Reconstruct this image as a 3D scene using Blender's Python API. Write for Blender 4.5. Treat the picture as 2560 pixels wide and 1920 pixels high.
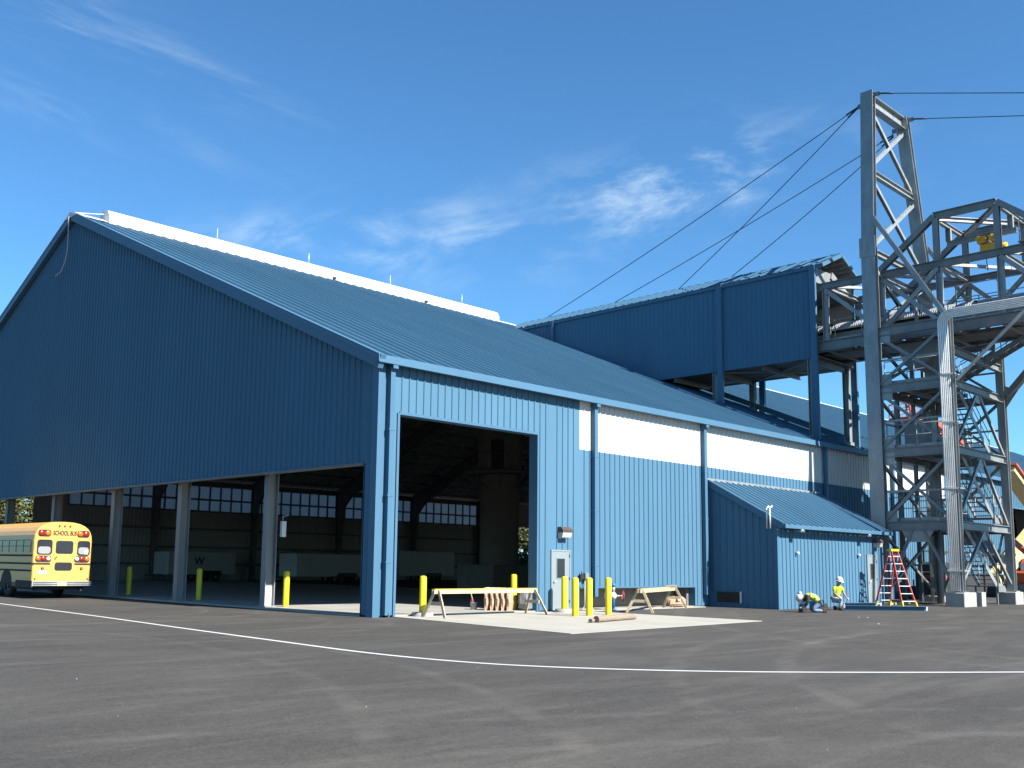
import bpy, math, random
from math import sin, cos, pi, radians as R, sqrt
from mathutils import Vector, Matrix
for o in list(bpy.data.objects): bpy.data.objects.remove(o)
scene = bpy.context.scene
col = scene.collection
rnd = random.Random(7)

# ------------------------------------------------------------------ camera, sky, sun, exposure
YAW, PITCH, ROLL = R(45.8297), R(7.7335), R(0.8639)
CAM = Vector((-18.944, -23.706, 1.601))
fw = Vector((cos(PITCH)*cos(YAW), cos(PITCH)*sin(YAW), sin(PITCH)))
rt = Vector((sin(YAW), -cos(YAW), 0)); up = rt.cross(fw)
r2 = cos(ROLL)*rt + sin(ROLL)*up; u2 = -sin(ROLL)*rt + cos(ROLL)*up
cd = bpy.data.cameras.new('camera'); cam = bpy.data.objects.new('camera', cd); col.objects.link(cam)
m = Matrix((r2, u2, -fw)).transposed().to_4x4(); m.translation = CAM
cam.matrix_world = m
cd.sensor_width = 36; cd.lens = 2514.4/2560*36; cd.shift_x = 93.8/2560; cd.shift_y = 109.56/2560
cd.clip_start = 0.1; cd.clip_end = 5000
scene.camera = cam

SUNV = Vector((.085, -1, .83)).normalized()            # towards the sun
EL = math.asin(SUNV.z)
world = bpy.data.worlds.new('World'); scene.world = world; world.use_nodes = True
wt = world.node_tree; wt.nodes.clear()
def wn(t, **k):
    n = wt.nodes.new(t)
    for a, b in k.items(): setattr(n, a, b)
    return n
sky = wn('ShaderNodeTexSky', sky_type='NISHITA', sun_disc=False, sun_elevation=EL, sun_rotation=math.atan2(SUNV.x, SUNV.y),
         altitude=200, air_density=1.0, dust_density=0.05, ozone_density=2.6)
bg = wn('ShaderNodeBackground'); bg.inputs[1].default_value = 0.057
wo = wn('ShaderNodeOutputWorld'); tc = wn('ShaderNodeTexCoord')
def wmath(op, a, b=None, c=None):
    n = wn('ShaderNodeMath', operation=op)
    for i, v in enumerate((a, b, c)):
        if v is None: continue
        if isinstance(v, (int, float)): n.inputs[i].default_value = v
        else: wt.links.new(v, n.inputs[i])
    return n.outputs[0]
def wdot(v):
    n = wn('ShaderNodeVectorMath', operation='DOT_PRODUCT'); wt.links.new(tc.outputs['Generated'], n.inputs[0]); n.inputs[1].default_value = v
    return n.outputs['Value']
# cirrus: noise laid out by compass direction and height above the horizon
az = wn('ShaderNodeVectorMath', operation='NORMALIZE'); wt.links.new(tc.outputs['Generated'], az.inputs[0])
hx, hy = Vector((cos(YAW), sin(YAW), 0)), Vector((sin(YAW), -cos(YAW), 0))
df = wmath('MAXIMUM', wdot(hx), 0.05)
s = wmath('DIVIDE', wdot(hy), df); t = wmath('DIVIDE', wdot((0, 0, 1)), df)
def wnoise(su, sv, rot, scale, detail, dist, seed):
    a = wmath('ADD', wmath('MULTIPLY', s, su*cos(rot)), wmath('MULTIPLY', t, su*sin(rot)))
    b = wmath('ADD', wmath('MULTIPLY', s, -sv*sin(rot)), wmath('MULTIPLY', t, sv*cos(rot)))
    c = wn('ShaderNodeCombineXYZ'); wt.links.new(a, c.inputs[0]); wt.links.new(b, c.inputs[1]); c.inputs[2].default_value = seed
    n = wn('ShaderNodeTexNoise'); wt.links.new(c.outputs[0], n.inputs['Vector'])
    n.inputs['Scale'].default_value = scale; n.inputs['Detail'].default_value = detail; n.inputs['Distortion'].default_value = dist
    n.inputs['Roughness'].default_value = .62
    return n.outputs['Fac']
def wramp(v, lo, hi):
    n = wn('ShaderNodeMapRange', interpolation_type='SMOOTHSTEP'); wt.links.new(v, n.inputs[0])
    n.inputs[1].default_value = lo; n.inputs[2].default_value = hi
    return n.outputs[0]
def gauss(cs, ct, ss, st, rot=0):
    a = wmath('SUBTRACT', s, cs); b = wmath('SUBTRACT', t, ct)
    p = wmath('ADD', wmath('MULTIPLY', a, cos(rot)), wmath('MULTIPLY', b, sin(rot)))
    q = wmath('ADD', wmath('MULTIPLY', a, -sin(rot)), wmath('MULTIPLY', b, cos(rot)))
    e = wmath('ADD', wmath('POWER', wmath('ABSOLUTE', wmath('DIVIDE', p, ss)), 2.0), wmath('POWER', wmath('ABSOLUTE', wmath('DIVIDE', q, st)), 2.0))
    return wmath('EXPONENT', wmath('MULTIPLY', e, -1.0))
n1 = wramp(wnoise(2.6, 6.0, R(14), 3.4, 13, .3, 3.1), .44, .82)
n2 = wramp(wnoise(2.2, 11., R(-20), 2.0, 12, .3, 9.7), .45, .85)
big = wramp(wnoise(1, 1, 0, 3.2, 3, 0, 1.3), .36, .62)
g1 = wmath('ADD', wmath('MULTIPLY', gauss(-.02, .335, .19, .045, R(10)), .85), wmath('MULTIPLY', gauss(.17, .378, .09, .038, R(18)), 1.2))
g1 = wmath('ADD', g1, wmath('MULTIPLY', gauss(.26, .415, .09, .04, R(20)), .9))
g1 = wmath('ADD', g1, wmath('MULTIPLY', gauss(.45, .43, .07, .05), .6))
g2 = wmath('ADD', gauss(-.37, .535, .17, .03, R(-22)), wmath('MULTIPLY', gauss(-.40, .455, .15, .026, R(-20)), .9))
g2 = wmath('ADD', g2, wmath('MULTIPLY', gauss(-.46, .60, .09, .04, R(-30)), .9))
g3 = wmath('MULTIPLY', gauss(-.22, .335, .09, .02), .5)
cl = wmath('MULTIPLY', wmath('ADD', wmath('MULTIPLY', n1, wmath('ADD', g1, g3)), wmath('MULTIPLY', wmath('MULTIPLY', n2, g2), .42)), wmath('ADD', wmath('MULTIPLY', big, .7), .3))
cl = wmath('MINIMUM', wmath('MULTIPLY', cl, .80), .6)
mx = wn('ShaderNodeMixRGB'); wt.links.new(cl, mx.inputs[0]); 
hs = wn('ShaderNodeMixRGB', blend_type='MULTIPLY'); hs.inputs[0].default_value = 1; hs.inputs[2].default_value = (.55, .965, 1.21, 1)   # deep clear autumn air
wt.links.new(sky.outputs[0], hs.inputs[1]); wt.links.new(hs.outputs[0], mx.inputs[1]); mx.inputs[2].default_value = (5.2, 6.4, 7.2, 1)
wt.links.new(mx.outputs[0], bg.inputs[0]); wt.links.new(bg.outputs[0], wo.inputs[0])

sl = bpy.data.lights.new('sun', 'SUN'); so = bpy.data.objects.new('sun', sl); col.objects.link(so)
sl.energy = 5.0; sl.angle = R(.53); sl.color = (1, .955, .88)
so.rotation_euler = SUNV.to_track_quat('Z', 'Y').to_euler(); so.location = (20, -60, 60)

scene.view_settings.view_transform = 'Standard'; scene.view_settings.look = 'None'
scene.view_settings.exposure = 1.5; scene.view_settings.gamma = 1
scene.render.engine = 'CYCLES'
scene.cycles.use_denoising = True; scene.cycles.max_bounces = 8
scene.cycles.use_adaptive_sampling = True

# ------------------------------------------------------------------ helpers
def gz(x):                                              # the yard rises a few centimetres towards the tower
    t_ = min(1, max(0, (x-15)/13)); return .065*t_*t_*(3-2*t_)
class MB:
    def __init__(s): s.v = []; s.f = []; s.m = []; s.cur = 0; s.sm = []; s.smooth = False
    def add(s, vs, fs):
        b = len(s.v); s.v += [tuple(v) for v in vs]; s.f += [tuple(i+b for i in f) for f in fs]
        s.m += [s.cur]*len(fs); s.sm += [s.smooth]*len(fs)
    def box(s, x0, y0, z0, x1, y1, z1):
        if x0 > x1: x0, x1 = x1, x0
        if y0 > y1: y0, y1 = y1, y0
        if z0 > z1: z0, z1 = z1, z0
        s.add([(x0,y0,z0),(x1,y0,z0),(x1,y1,z0),(x0,y1,z0),(x0,y0,z1),(x1,y0,z1),(x1,y1,z1),(x0,y1,z1)],
              [(0,3,2,1),(4,5,6,7),(0,1,5,4),(1,2,6,5),(2,3,7,6),(3,0,4,7)])
        return s
    def bbox(s, x0, y0, z0, x1, y1, z1, b=.02):         # box with chamfered edges
        n = len(s.v); 
        X = (x0, x0+b, x1-b, x1); Y = (y0, y0+b, y1-b, y1); Z = (z0, z0+b, z1-b, z1)
        vs = []; idx = {}
        def vi(i, j, k):
            if (i,j,k) not in idx: idx[(i,j,k)] = len(vs); vs.append((X[i],Y[j],Z[k]))
            return idx[(i,j,k)]
        fs = []
        fs.append([vi(1,1,0),vi(1,2,0),vi(2,2,0),vi(2,1,0)]); fs.append([vi(1,1,3),vi(2,1,3),vi(2,2,3),vi(1,2,3)])
        fs.append([vi(1,0,1),vi(2,0,1),vi(2,0,2),vi(1,0,2)]); fs.append([vi(1,3,1),vi(1,3,2),vi(2,3,2),vi(2,3,1)])
        fs.append([vi(0,1,1),vi(0,1,2),vi(0,2,2),vi(0,2,1)]); fs.append([vi(3,1,1),vi(3,2,1),vi(3,2,2),vi(3,1,2)])
        for a, a2 in ((0,1),(3,2)):
            for b_, b2 in ((0,1),(3,2)):
                fs.append([vi(a,b2,1),vi(a2,b_,1),vi(a2,b_,2),vi(a,b2,2)])
                fs.append([vi(a,1,b2),vi(a2,1,b_),vi(a2,2,b_),vi(a,2,b2)])
                fs.append([vi(1,a,b2),vi(1,a2,b_),vi(2,a2,b_),vi(2,a,b2)])
        for a, a2 in ((0,1),(3,2)):
            for b_, b2 in ((0,1),(3,2)):
                for c, c2 in ((0,1),(3,2)):
                    fs.append([vi(a,b2,c2),vi(a2,b_,c2),vi(a2,b2,c)])
        s.add(vs, fs); return s
    def frame(s, p0, p1, upv=(0,0,1)):
        p0, p1 = Vector(p0), Vector(p1); d = (p1-p0).normalized(); u = Vector(upv)
        if abs(d.dot(u)) > .98: u = Vector((0,1,0))
        a = d.cross(u).normalized(); b = a.cross(d).normalized()
        return p0, p1, a, b
    def beam(s, p0, p1, w, h, upv=(0,0,1)):             # w across, h along up
        p0, p1, a, b = s.frame(p0, p1, upv)
        q = [(-w/2,-h/2),(w/2,-h/2),(w/2,h/2),(-w/2,h/2)]
        s.add([p0+a*x+b*y for x,y in q]+[p1+a*x+b*y for x,y in q], [(3,2,1,0),(4,5,6,7),(0,1,5,4),(1,2,6,5),(2,3,7,6),(3,0,4,7)])
        return s
    def ibeam(s, p0, p1, dep, fl, upv=(0,0,1), tf=.03, tw=.02):  # depth along up, flange across
        p0, p1, a, b = s.frame(p0, p1, upv)
        h, f = dep/2, fl/2; w = tw/2
        q = [(-f,-h),(f,-h),(f,-h+tf),(w,-h+tf),(w,h-tf),(f,h-tf),(f,h),(-f,h),(-f,h-tf),(-w,h-tf),(-w,-h+tf),(-f,-h+tf)]
        n = len(q)
        s.add([p0+a*x+b*y for x,y in q]+[p1+a*x+b*y for x,y in q],
              [(i,(i+1)%n,(i+1)%n+n,i+n) for i in range(n)]+[(0,11,10,3,2,1),(10,9,4,3),(9,8,7,6,5,4),(12,13,14,15,22,23),(22,15,16,21),(21,16,17,18,19,20)])
        return s
    def tube(s, pts, r, n=10, caps=True):
        pts = [Vector(p) for p in pts]; rs = r if isinstance(r, (list,tuple)) else [r]*len(pts)
        vs = []; prev = None
        for i, p in enumerate(pts):
            d = (pts[min(i+1,len(pts)-1)]-pts[max(i-1,0)]).normalized()
            if prev is None:
                u = Vector((0,0,1)) if abs(d.z) < .9 else Vector((1,0,0))
                a = d.cross(u).normalized()
            else: a = (prev - d*prev.dot(d)).normalized()
            prev = a; b = d.cross(a)
            vs += [p + (a*cos(2*pi*k/n)+b*sin(2*pi*k/n))*rs[i] for k in range(n)]
        fs = []
        for i in range(len(pts)-1):
            for k in range(n):
                k2 = (k+1)%n; fs.append((i*n+k, i*n+k2, (i+1)*n+k2, (i+1)*n+k))
        sm = s.smooth; s.smooth = True; s.add(vs, fs); s.smooth = sm
        if caps:
            b0 = len(s.v)-len(vs)
            s.f += [tuple(b0+k for k in reversed(range(n))), tuple(b0+(len(pts)-1)*n+k for k in range(n))]; s.m += [s.cur]*2; s.sm += [False]*2
        return s
    def lathe(s, prof, c=(0,0,0), n=20, axis='z'):      # prof [(r, h)]
        vs = []
        for r, h in prof:
            for k in range(n):
                x, y = r*cos(2*pi*k/n), r*sin(2*pi*k/n)
                vs.append({'z':(c[0]+x,c[1]+y,c[2]+h),'y':(c[0]+x,c[1]-h,c[2]+y),'x':(c[0]+h,c[1]+x,c[2]+y)}[axis])
        fs = []
        for i in range(len(prof)-1):
            for k in range(n): k2 = (k+1)%n; fs.append((i*n+k, i*n+k2, (i+1)*n+k2, (i+1)*n+k))
        sm = s.smooth; s.smooth = True; s.add(vs, fs); s.smooth = sm; return s
    def prism(s, poly, d0, d1, plane='xy'):
        mp = {'xy':lambda a,b,d:(a,b,d),'yz':lambda a,b,d:(d,a,b),'xz':lambda a,b,d:(a,d,b)}[plane]
        n = len(poly)
        s.add([mp(a,b,d0) for a,b in poly]+[mp(a,b,d1) for a,b in poly],
              [tuple(range(n))[::-1], tuple(range(n,2*n))]+[(i,(i+1)%n,(i+1)%n+n,i+n) for i in range(n)]); return s
    def ball(s, c, r, sc=(1,1,1), n=12):
        prof = []
        vs = []; fs = []; h = n//2
        for i in range(h+1):
            th = pi*i/h
            for k in range(n): vs.append((c[0]+r*sc[0]*sin(th)*cos(2*pi*k/n), c[1]+r*sc[1]*sin(th)*sin(2*pi*k/n), c[2]-r*sc[2]*cos(th)))
        for i in range(h):
            for k in range(n): k2=(k+1)%n; fs.append((i*n+k,i*n+k2,(i+1)*n+k2,(i+1)*n+k))
        sm = s.smooth; s.smooth = True; s.add(vs, fs); s.smooth = sm; return s
    def build(s, name, mats, parent=None, fix=True):
        me = bpy.data.meshes.new(name); me.from_pydata(s.v, [], s.f)
        for m_ in (mats if isinstance(mats, (list,tuple)) else [mats]): me.materials.append(m_)
        me.polygons.foreach_set('material_index', s.m); me.polygons.foreach_set('use_smooth', s.sm)
        if fix:
            import bmesh
            bm = bmesh.new(); bm.from_mesh(me); bmesh.ops.recalc_face_normals(bm, faces=bm.faces); bm.to_mesh(me); bm.free()
        me.update()
        o = bpy.data.objects.new(name, me); col.objects.link(o)
        if parent: o.parent = parent; o.matrix_parent_inverse = parent.matrix_basis.inverted()
        return o
def tag(o, label, cat, group=None):
    o['label'] = label; o['category'] = cat
    if group: o['group'] = group
    return o
def thing(name, label, cat, loc=(0,0,0), rz=0, group=None):
    o = bpy.data.objects.new(name, None); col.objects.link(o); o.location = loc; o.rotation_euler = (0,0,rz); o.empty_display_size = .3
    return tag(o, label, cat, group)
def local(o, parent):                                   # parts modelled in the thing's own coordinates
    o.parent = parent; o.matrix_parent_inverse = Matrix(); return o
def struct(o): o['kind'] = 'structure'; return o
def copy_tree(o, parent=None):
    c = o.copy(); col.objects.link(c)
    if parent: c.parent = parent
    for ch in list(o.children): copy_tree(ch, c)
    return c

TONE = .68                                              # the picture is exposed for the shade: real surfaces are this much darker
def mat(name, c, rough=.6, metal=0, var=.0, vs=3., bump=0, bs=40., spec=.5, stretch=(1,1,1), c2=None, back=None):
    c = tuple(x*TONE for x in c); c2 = c2 and tuple(x*TONE for x in c2)
    m = bpy.data.materials.new(name); m.use_nodes = True; nt = m.node_tree; b = nt.nodes['Principled BSDF']
    b.inputs['Base Color'].default_value = (*c, 1); b.inputs['Roughness'].default_value = rough; b.inputs['Metallic'].default_value = metal
    b.inputs['Specular IOR Level'].default_value = spec
    out = None
    if var or bump:
        tcn = nt.nodes.new('ShaderNodeTexCoord'); mp = nt.nodes.new('ShaderNodeMapping'); mp.inputs['Scale'].default_value = stretch
        nt.links.new(tcn.outputs['Object'], mp.inputs[0])
    if var:
        n = nt.nodes.new('ShaderNodeTexNoise'); n.inputs['Scale'].default_value = vs; n.inputs['Detail'].default_value = 7; n.inputs['Roughness'].default_value = .6
        nt.links.new(mp.outputs[0], n.inputs['Vector'])
        r = nt.nodes.new('ShaderNodeMapRange'); r.inputs[1].default_value = .3; r.inputs[2].default_value = .7
        nt.links.new(n.outputs['Fac'], r.inputs[0])
        mx = nt.nodes.new('ShaderNodeMixRGB'); nt.links.new(r.outputs[0], mx.inputs[0])
        cc = c2 or tuple(min(1, x*(1+var)) for x in c); mx.inputs[1].default_value = (*[x*(1-var) for x in c], 1) if not c2 else (*c, 1); mx.inputs[2].default_value = (*cc, 1)
        nt.links.new(mx.outputs[0], b.inputs['Base Color']); out = mx.outputs[0]
        r2_ = nt.nodes.new('ShaderNodeMapRange'); r2_.inputs[3].default_value = max(.05, rough-.08); r2_.inputs[4].default_value = min(1, rough+.08)
        nt.links.new(n.outputs['Fac'], r2_.inputs[0]); nt.links.new(r2_.outputs[0], b.inputs['Roughness'])
    if bump:
        n = nt.nodes.new('ShaderNodeTexNoise'); n.inputs['Scale'].default_value = bs; n.inputs['Detail'].default_value = 4
        nt.links.new(mp.outputs[0], n.inputs['Vector'])
        bp = nt.nodes.new('ShaderNodeBump'); bp.inputs['Strength'].default_value = bump; bp.inputs['Distance'].default_value = .02
        nt.links.new(n.outputs['Fac'], bp.inputs['Height']); nt.links.new(bp.outputs[0], b.inputs['Normal'])
    if back:                                            # sheet metal: painted outside, primer on its back
        g = nt.nodes.new('ShaderNodeNewGeometry'); mb = nt.nodes.new('ShaderNodeMixRGB'); nt.links.new(g.outputs['Backfacing'], mb.inputs[0])
        if out: nt.links.new(out, mb.inputs[1])
        else: mb.inputs[1].default_value = (*c, 1)
        mb.inputs[2].default_value = (*back, 1); nt.links.new(mb.outputs[0], b.inputs['Base Color'])
    return m
BACK = (.33, .33, .315)
M = dict(
    blue=mat('blue_wall_paint', (.092,.202,.306), .55, 0, .07, .35, stretch=(1,1,.25), back=BACK, spec=.06),
    roof=mat('blue_roof_paint', (.052,.138,.225), .5, 0, .10, .5, stretch=(1,.2,.2), back=BACK, spec=.2),
    trim=mat('blue_trim_paint', (.078,.180,.285), .45, 0, .05, 1., spec=.2),
    white=mat('white_paint', (.78,.79,.78), .45, 0, .03, 1.2),
    galv=mat('galvanized_steel', (.36,.385,.39), .5, .35, .22, 2.2, .08, 60, stretch=(1,1,.4)),
    galv2=mat('galvanized_grey_steel', (.26,.28,.285), .55, .3, .2, 1.6, stretch=(1,1,.4)),
    col_steel=mat('weathered_column_steel', (.20,.215,.215), .65, .15, 0, 1.1, stretch=(1,1,.35), c2=(.36,.36,.34), bump=.05) if False else mat('weathered_column_steel', (.19,.20,.20), .65, .1, .3, 1.1, .05, 50, stretch=(1,1,.35), c2=(.36,.35,.32)),
    dark_steel=mat('dark_red_primer_steel', (.20,.195,.19), .7, .1, .2, 1.5),
    cement=mat('pale_concrete', (.37,.355,.305), .9, 0, .12, .8, .12, 30, c2=(.46,.44,.385), stretch=(1,.5,1)),
    floor=mat('floor_concrete', (.40,.385,.35), .7, 0, .14, .5, .05, 30),
    footing=mat('footing_concrete', (.42,.41,.38), .9, 0, .14, 2., .2, 25),
    dark_cement=mat('stained_block_concrete', (.27,.245,.21), .9, 0, .18, 1.5, .2, 25),
    yellow=mat('safety_yellow_paint', (.80,.66,.008), .42, 0, .05, 4.),
    busy=mat('school_bus_yellow', (.80,.455,.12), .36, 0, .05, 2.),
    black=mat('black_rubber', (.016,.016,.016), .75, 0, .2, 8.),
    dark=mat('dark_grey_metal', (.045,.047,.05), .5, .3, .15, 4.),
    glass=mat('dark_window_glass', (.03,.035,.042), .12, 0, spec=.3),
    seat=mat('grey_vinyl_seat', (.30,.32,.34), .6, 0, .08, 4.),
    doorp=mat('grey_door_paint', (.25,.30,.32), .45, 0, .04, 2.),
    alu=mat('aluminium_tube', (.92,.95,.96), .42, .3, .1, 3.),
    bronze=mat('brown_lamp_housing', (.10,.075,.06), .5, .2, .1, 6.),
    lens=mat('lamp_lens', (.55,.55,.5), .2, 0, .1, 12.),
    wood=mat('weathered_plank_wood', (.52,.42,.28), .8, 0, .22, 6., .15, 40, stretch=(1,1,6)),
    wood2=mat('pale_plank_wood', (.60,.48,.30), .75, 0, .2, 5., .15, 40, stretch=(5,1,1)),
    wood_y=mat('yellow_taped_plank', (.74,.55,.10), .6, 0, .14, 5.),
    log=mat('weathered_log', (.30,.235,.17), .9, 0, .25, 5., .4, 25, stretch=(6,1,1)),
    logend=mat('log_end_grain', (.14,.10,.075), .9, 0, .2, 9.),
    kraft=mat('kraft_paper_batt', (.50,.33,.22), .85, 0, .14, 4., .3, 12),
    cream=mat('cream_fibre', (.74,.66,.50), .9, 0, .1, 6., .3, 20),
    plastic=mat('grey_plastic_sheet', (.22,.22,.23), .25, 0, .25, 5., .5, 8),
    orange=mat('orange_machine_paint', (.62,.11,.025), .4, 0, .08, 3.),
    redrail=mat('red_fibreglass_rail', (.58,.055,.025), .5, 0, .1, 4.),
    red=mat('red_lens', (.42,.02,.02), .2), amber=mat('amber_lens', (.62,.17,.02), .2), clear=mat('clear_lens', (.75,.76,.75), .15),
    hivis=mat('hi_vis_yellow_cloth', (.50,.72,.03), .8, 0, .1, 6., .3, 15),
    silver=mat('reflective_tape', (.62,.64,.62), .4, .2),
    skin=mat('skin', (.42,.23,.15), .6, 0, .06, 8.), jeans=mat('faded_denim', (.17,.26,.40), .85, 0, .18, 6., .2, 30),
    lightjeans=mat('pale_denim', (.44,.50,.56), .85, 0, .14, 6., .2, 30), boot=mat('dark_leather', (.03,.025,.02), .7, 0, .2, 6.),
    hat=mat('white_hard_hat', (.72,.73,.74), .35), glove=mat('white_work_glove', (.62,.63,.62), .85), hair=mat('brown_hair', (.05,.03,.02), .8),
    shirt=mat('black_sleeve', (.02,.02,.022), .85), pipeblue=mat('blue_pipe_paint', (.03,.17,.55), .4, 0, .06, 6.),
    valvered=mat('red_handwheel', (.38,.05,.05), .45), rope=mat('pale_rope', (.60,.58,.52), .9),
    creamp=mat('cream_metal_siding', (.70,.60,.30), .55, 0, .08, 1.), redroof=mat('red_roof_metal', (.48,.10,.07), .5, 0, .08, 2.),
    mesh=mat('dark_screen_fabric', (.03,.035,.04), .9, 0, .2, 4.), paper=mat('white_paper', (.75,.75,.73), .8),
    cover=mat('belt_hood_metal', (.52,.55,.57), .4, .45, .14, 2.), belt=mat('black_belt', (.02,.02,.022), .8),
    trailer=mat('white_trailer_skin', (.60,.60,.585), .5, 0, .06, 1.), bucket=mat('grey_plastic_pail', (.42,.43,.45), .5),
    bark=mat('tree_bark', (.09,.07,.05), .9, 0, .2, 6., .4, 20),
    leaf=mat('tree_leaf', (.05,.08,.022), .7, 0, .5, .9, c2=(.13,.125,.03)), earth=mat('tan_earth_bank', (.40,.31,.20), .95, 0, .2, .8, .3, 5),
    cable=mat('steel_cable', (.05,.052,.055), .5, .5),
)
# white fibreglass light panels let some light through
lp = bpy.data.materials.new('white_light_panel'); lp.use_nodes = True; nt = lp.node_tree; b = nt.nodes['Principled BSDF']
b.inputs['Base Color'].default_value = (.66,.67,.66,1); b.inputs['Roughness'].default_value = .5
tr = nt.nodes.new('ShaderNodeBsdfTranslucent'); tr.inputs[0].default_value = (.56,.64,.70,1); mxs = nt.nodes.new('ShaderNodeMixShader'); mxs.inputs[0].default_value = .26
nt.links.new(b.outputs[0], mxs.inputs[1]); nt.links.new(tr.outputs[0], mxs.inputs[2]); nt.links.new(mxs.outputs[0], nt.nodes['Material Output'].inputs[0]); M['light'] = lp
# asphalt: fine grit, broad drags of dust, faint tyre scuffs
am = bpy.data.materials.new('asphalt'); am.use_nodes = True; nt = am.node_tree; b = nt.nodes['Principled BSDF']; b.inputs['Roughness'].default_value = .82; b.inputs['Specular IOR Level'].default_value = .35
tcn = nt.nodes.new('ShaderNodeTexCoord')
def an(scale, detail, rot=0, st=(1,1,1), dist=0, rough=.6):
    mp = nt.nodes.new('ShaderNodeMapping'); mp.inputs['Rotation'].default_value = (0,0,rot); mp.inputs['Scale'].default_value = st; nt.links.new(tcn.outputs['Object'], mp.inputs[0])
    n = nt.nodes.new('ShaderNodeTexNoise'); n.inputs['Scale'].default_value = scale; n.inputs['Detail'].default_value = detail; n.inputs['Distortion'].default_value = dist; n.inputs['Roughness'].default_value = rough
    nt.links.new(mp.outputs[0], n.inputs['Vector']); return n.outputs['Fac']
def ar(v, a, b_, c=0, d=1):
    r = nt.nodes.new('ShaderNodeMapRange'); r.inputs[1].default_value = a; r.inputs[2].default_value = b_; r.inputs[3].default_value = c; r.inputs[4].default_value = d; nt.links.new(v, r.inputs[0]); return r.outputs[0]
def amath(op, a, b_):
    n = nt.nodes.new('ShaderNodeMath'); n.operation = op
    for i, v in enumerate((a, b_)):
        if isinstance(v, (int,float)): n.inputs[i].default_value = v
        else: nt.links.new(v, n.inputs[i])
    return n.outputs[0]
v = ar(an(.22, 7, 0, (1,1,1), .5), .3, .7, -.17, .17)
v = amath('ADD', v, ar(an(1.0, 10, R(-38), (.26,1.3,1), .8), .46, .74, -.07, .40))
v = amath('ADD', v, ar(an(.9, 9, R(24), (.22,1.2,1), .9), .52, .78, 0, .44))
v = amath('ADD', v, ar(an(1.3, 9, R(-72), (.2,1.6,1), .7), .56, .80, 0, .28))
v = amath('ADD', v, ar(an(7, 6), .3, .7, -.17, .17))
v = amath('ADD', v, ar(an(28, 4), .3, .7, -.34, .34))
v = amath('ADD', v, ar(an(140, 2), .3, .7, -.34, .34))
v = amath('ADD', v, ar(an(22, 1), .775, .82, 0, .6))
def arc(cx, cy, r, w, amt):                             # dusty tyre track on a turning circle
    sv = nt.nodes.new('ShaderNodeVectorMath'); sv.operation = 'DISTANCE'; nt.links.new(flat.outputs[0], sv.inputs[0]); sv.inputs[1].default_value = (cx, cy, 0)
    d = amath('ABSOLUTE', amath('SUBTRACT', sv.outputs['Value'], r), 0)
    return amath('MULTIPLY', ar(d, w*.4, w, amt*1.5, 0), ar(an(.7, 6), .38, .62, 0, 1))
flat = nt.nodes.new('ShaderNodeVectorMath'); flat.operation = 'MULTIPLY'; nt.links.new(tcn.outputs['Object'], flat.inputs[0]); flat.inputs[1].default_value = (1,1,0)
for q in ((-7.5,9,6.2,.16,.30),(-7.5,9,7.9,.16,.26),(-6.5,2,5.2,.14,.26),(-6.5,2,6.8,.14,.22),(-30,-4,21.0,.2,.22),(-30,-4,22.8,.2,.22),(8,-34,22,.22,.24),(8,-34,23.8,.22,.2),(-22,-40,24.5,.18,.22),(-22,-40,26.2,.18,.2),(30,-30,31,.25,.2),(30,-30,32.8,.25,.2)): v = amath('ADD', v, arc(*q))
v = amath('ADD', amath('MULTIPLY', v, 1.0), 1.0)
cm = nt.nodes.new('ShaderNodeVectorMath'); cm.operation = 'SCALE'; cm.inputs[0].default_value = (.0468,.0433,.0378); nt.links.new(v, cm.inputs['Scale']); nt.links.new(cm.outputs[0], b.inputs['Base Color'])
bp_ = nt.nodes.new('ShaderNodeBump'); bp_.inputs['Strength'].default_value = .35; bp_.inputs['Distance'].default_value = .012; nt.links.new(an(90, 3), bp_.inputs['Height']); nt.links.new(bp_.outputs[0], b.inputs['Normal'])
M['asphalt'] = am

def ribs(u0, u1, pitch, rw, rd, flat=False):
    pts = [(u0, 0.)]
    k = math.ceil((u0+rw)/pitch)
    while k*pitch < u1-rw and not flat:
        c = k*pitch; pts += [(c-rw/2,0),(c-rw/4,rd),(c+rw/4,rd),(c+rw/2,0)]; k += 1
    return pts+[(u1, 0.)]
def sheet(mb, u0, u1, lo, hi, mp, pitch=.305, rw=.06, rd=.035, flat=False):
    lo_ = lo if callable(lo) else (lambda u: lo); hi_ = hi if callable(hi) else (lambda u: hi)
    pr = ribs(u0, u1, pitch, rw, rd, flat); n = len(pr)
    vs = [mp(u,o,lo_(u)) for u,o in pr]+[mp(u,o,hi_(u)) for u,o in pr]
    mb.add(vs, [(i,i+1,i+1+n,i+n) for i in range(n-1)])
def text(body, size, loc, rot, m, parent, name='lettering', ext=.004, sx=1):
    c = bpy.data.curves.new(name, 'FONT'); c.body = body; c.size = size; c.extrude = ext; c.offset = size*.02; c.align_x = 'CENTER'; c.align_y = 'CENTER'; c.materials.append(m)
    tmp = bpy.data.objects.new(name, c); col.objects.link(tmp); bpy.context.view_layer.update()
    me = bpy.data.meshes.new_from_object(tmp.evaluated_get(bpy.context.evaluated_depsgraph_get())); bpy.data.objects.remove(tmp)
    o = bpy.data.objects.new(name, me); col.objects.link(o); o.location = loc; o.rotation_euler = rot; o.scale = (sx,1,1); o.parent = parent
    if not me.materials: me.materials.append(m)
    return o

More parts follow.
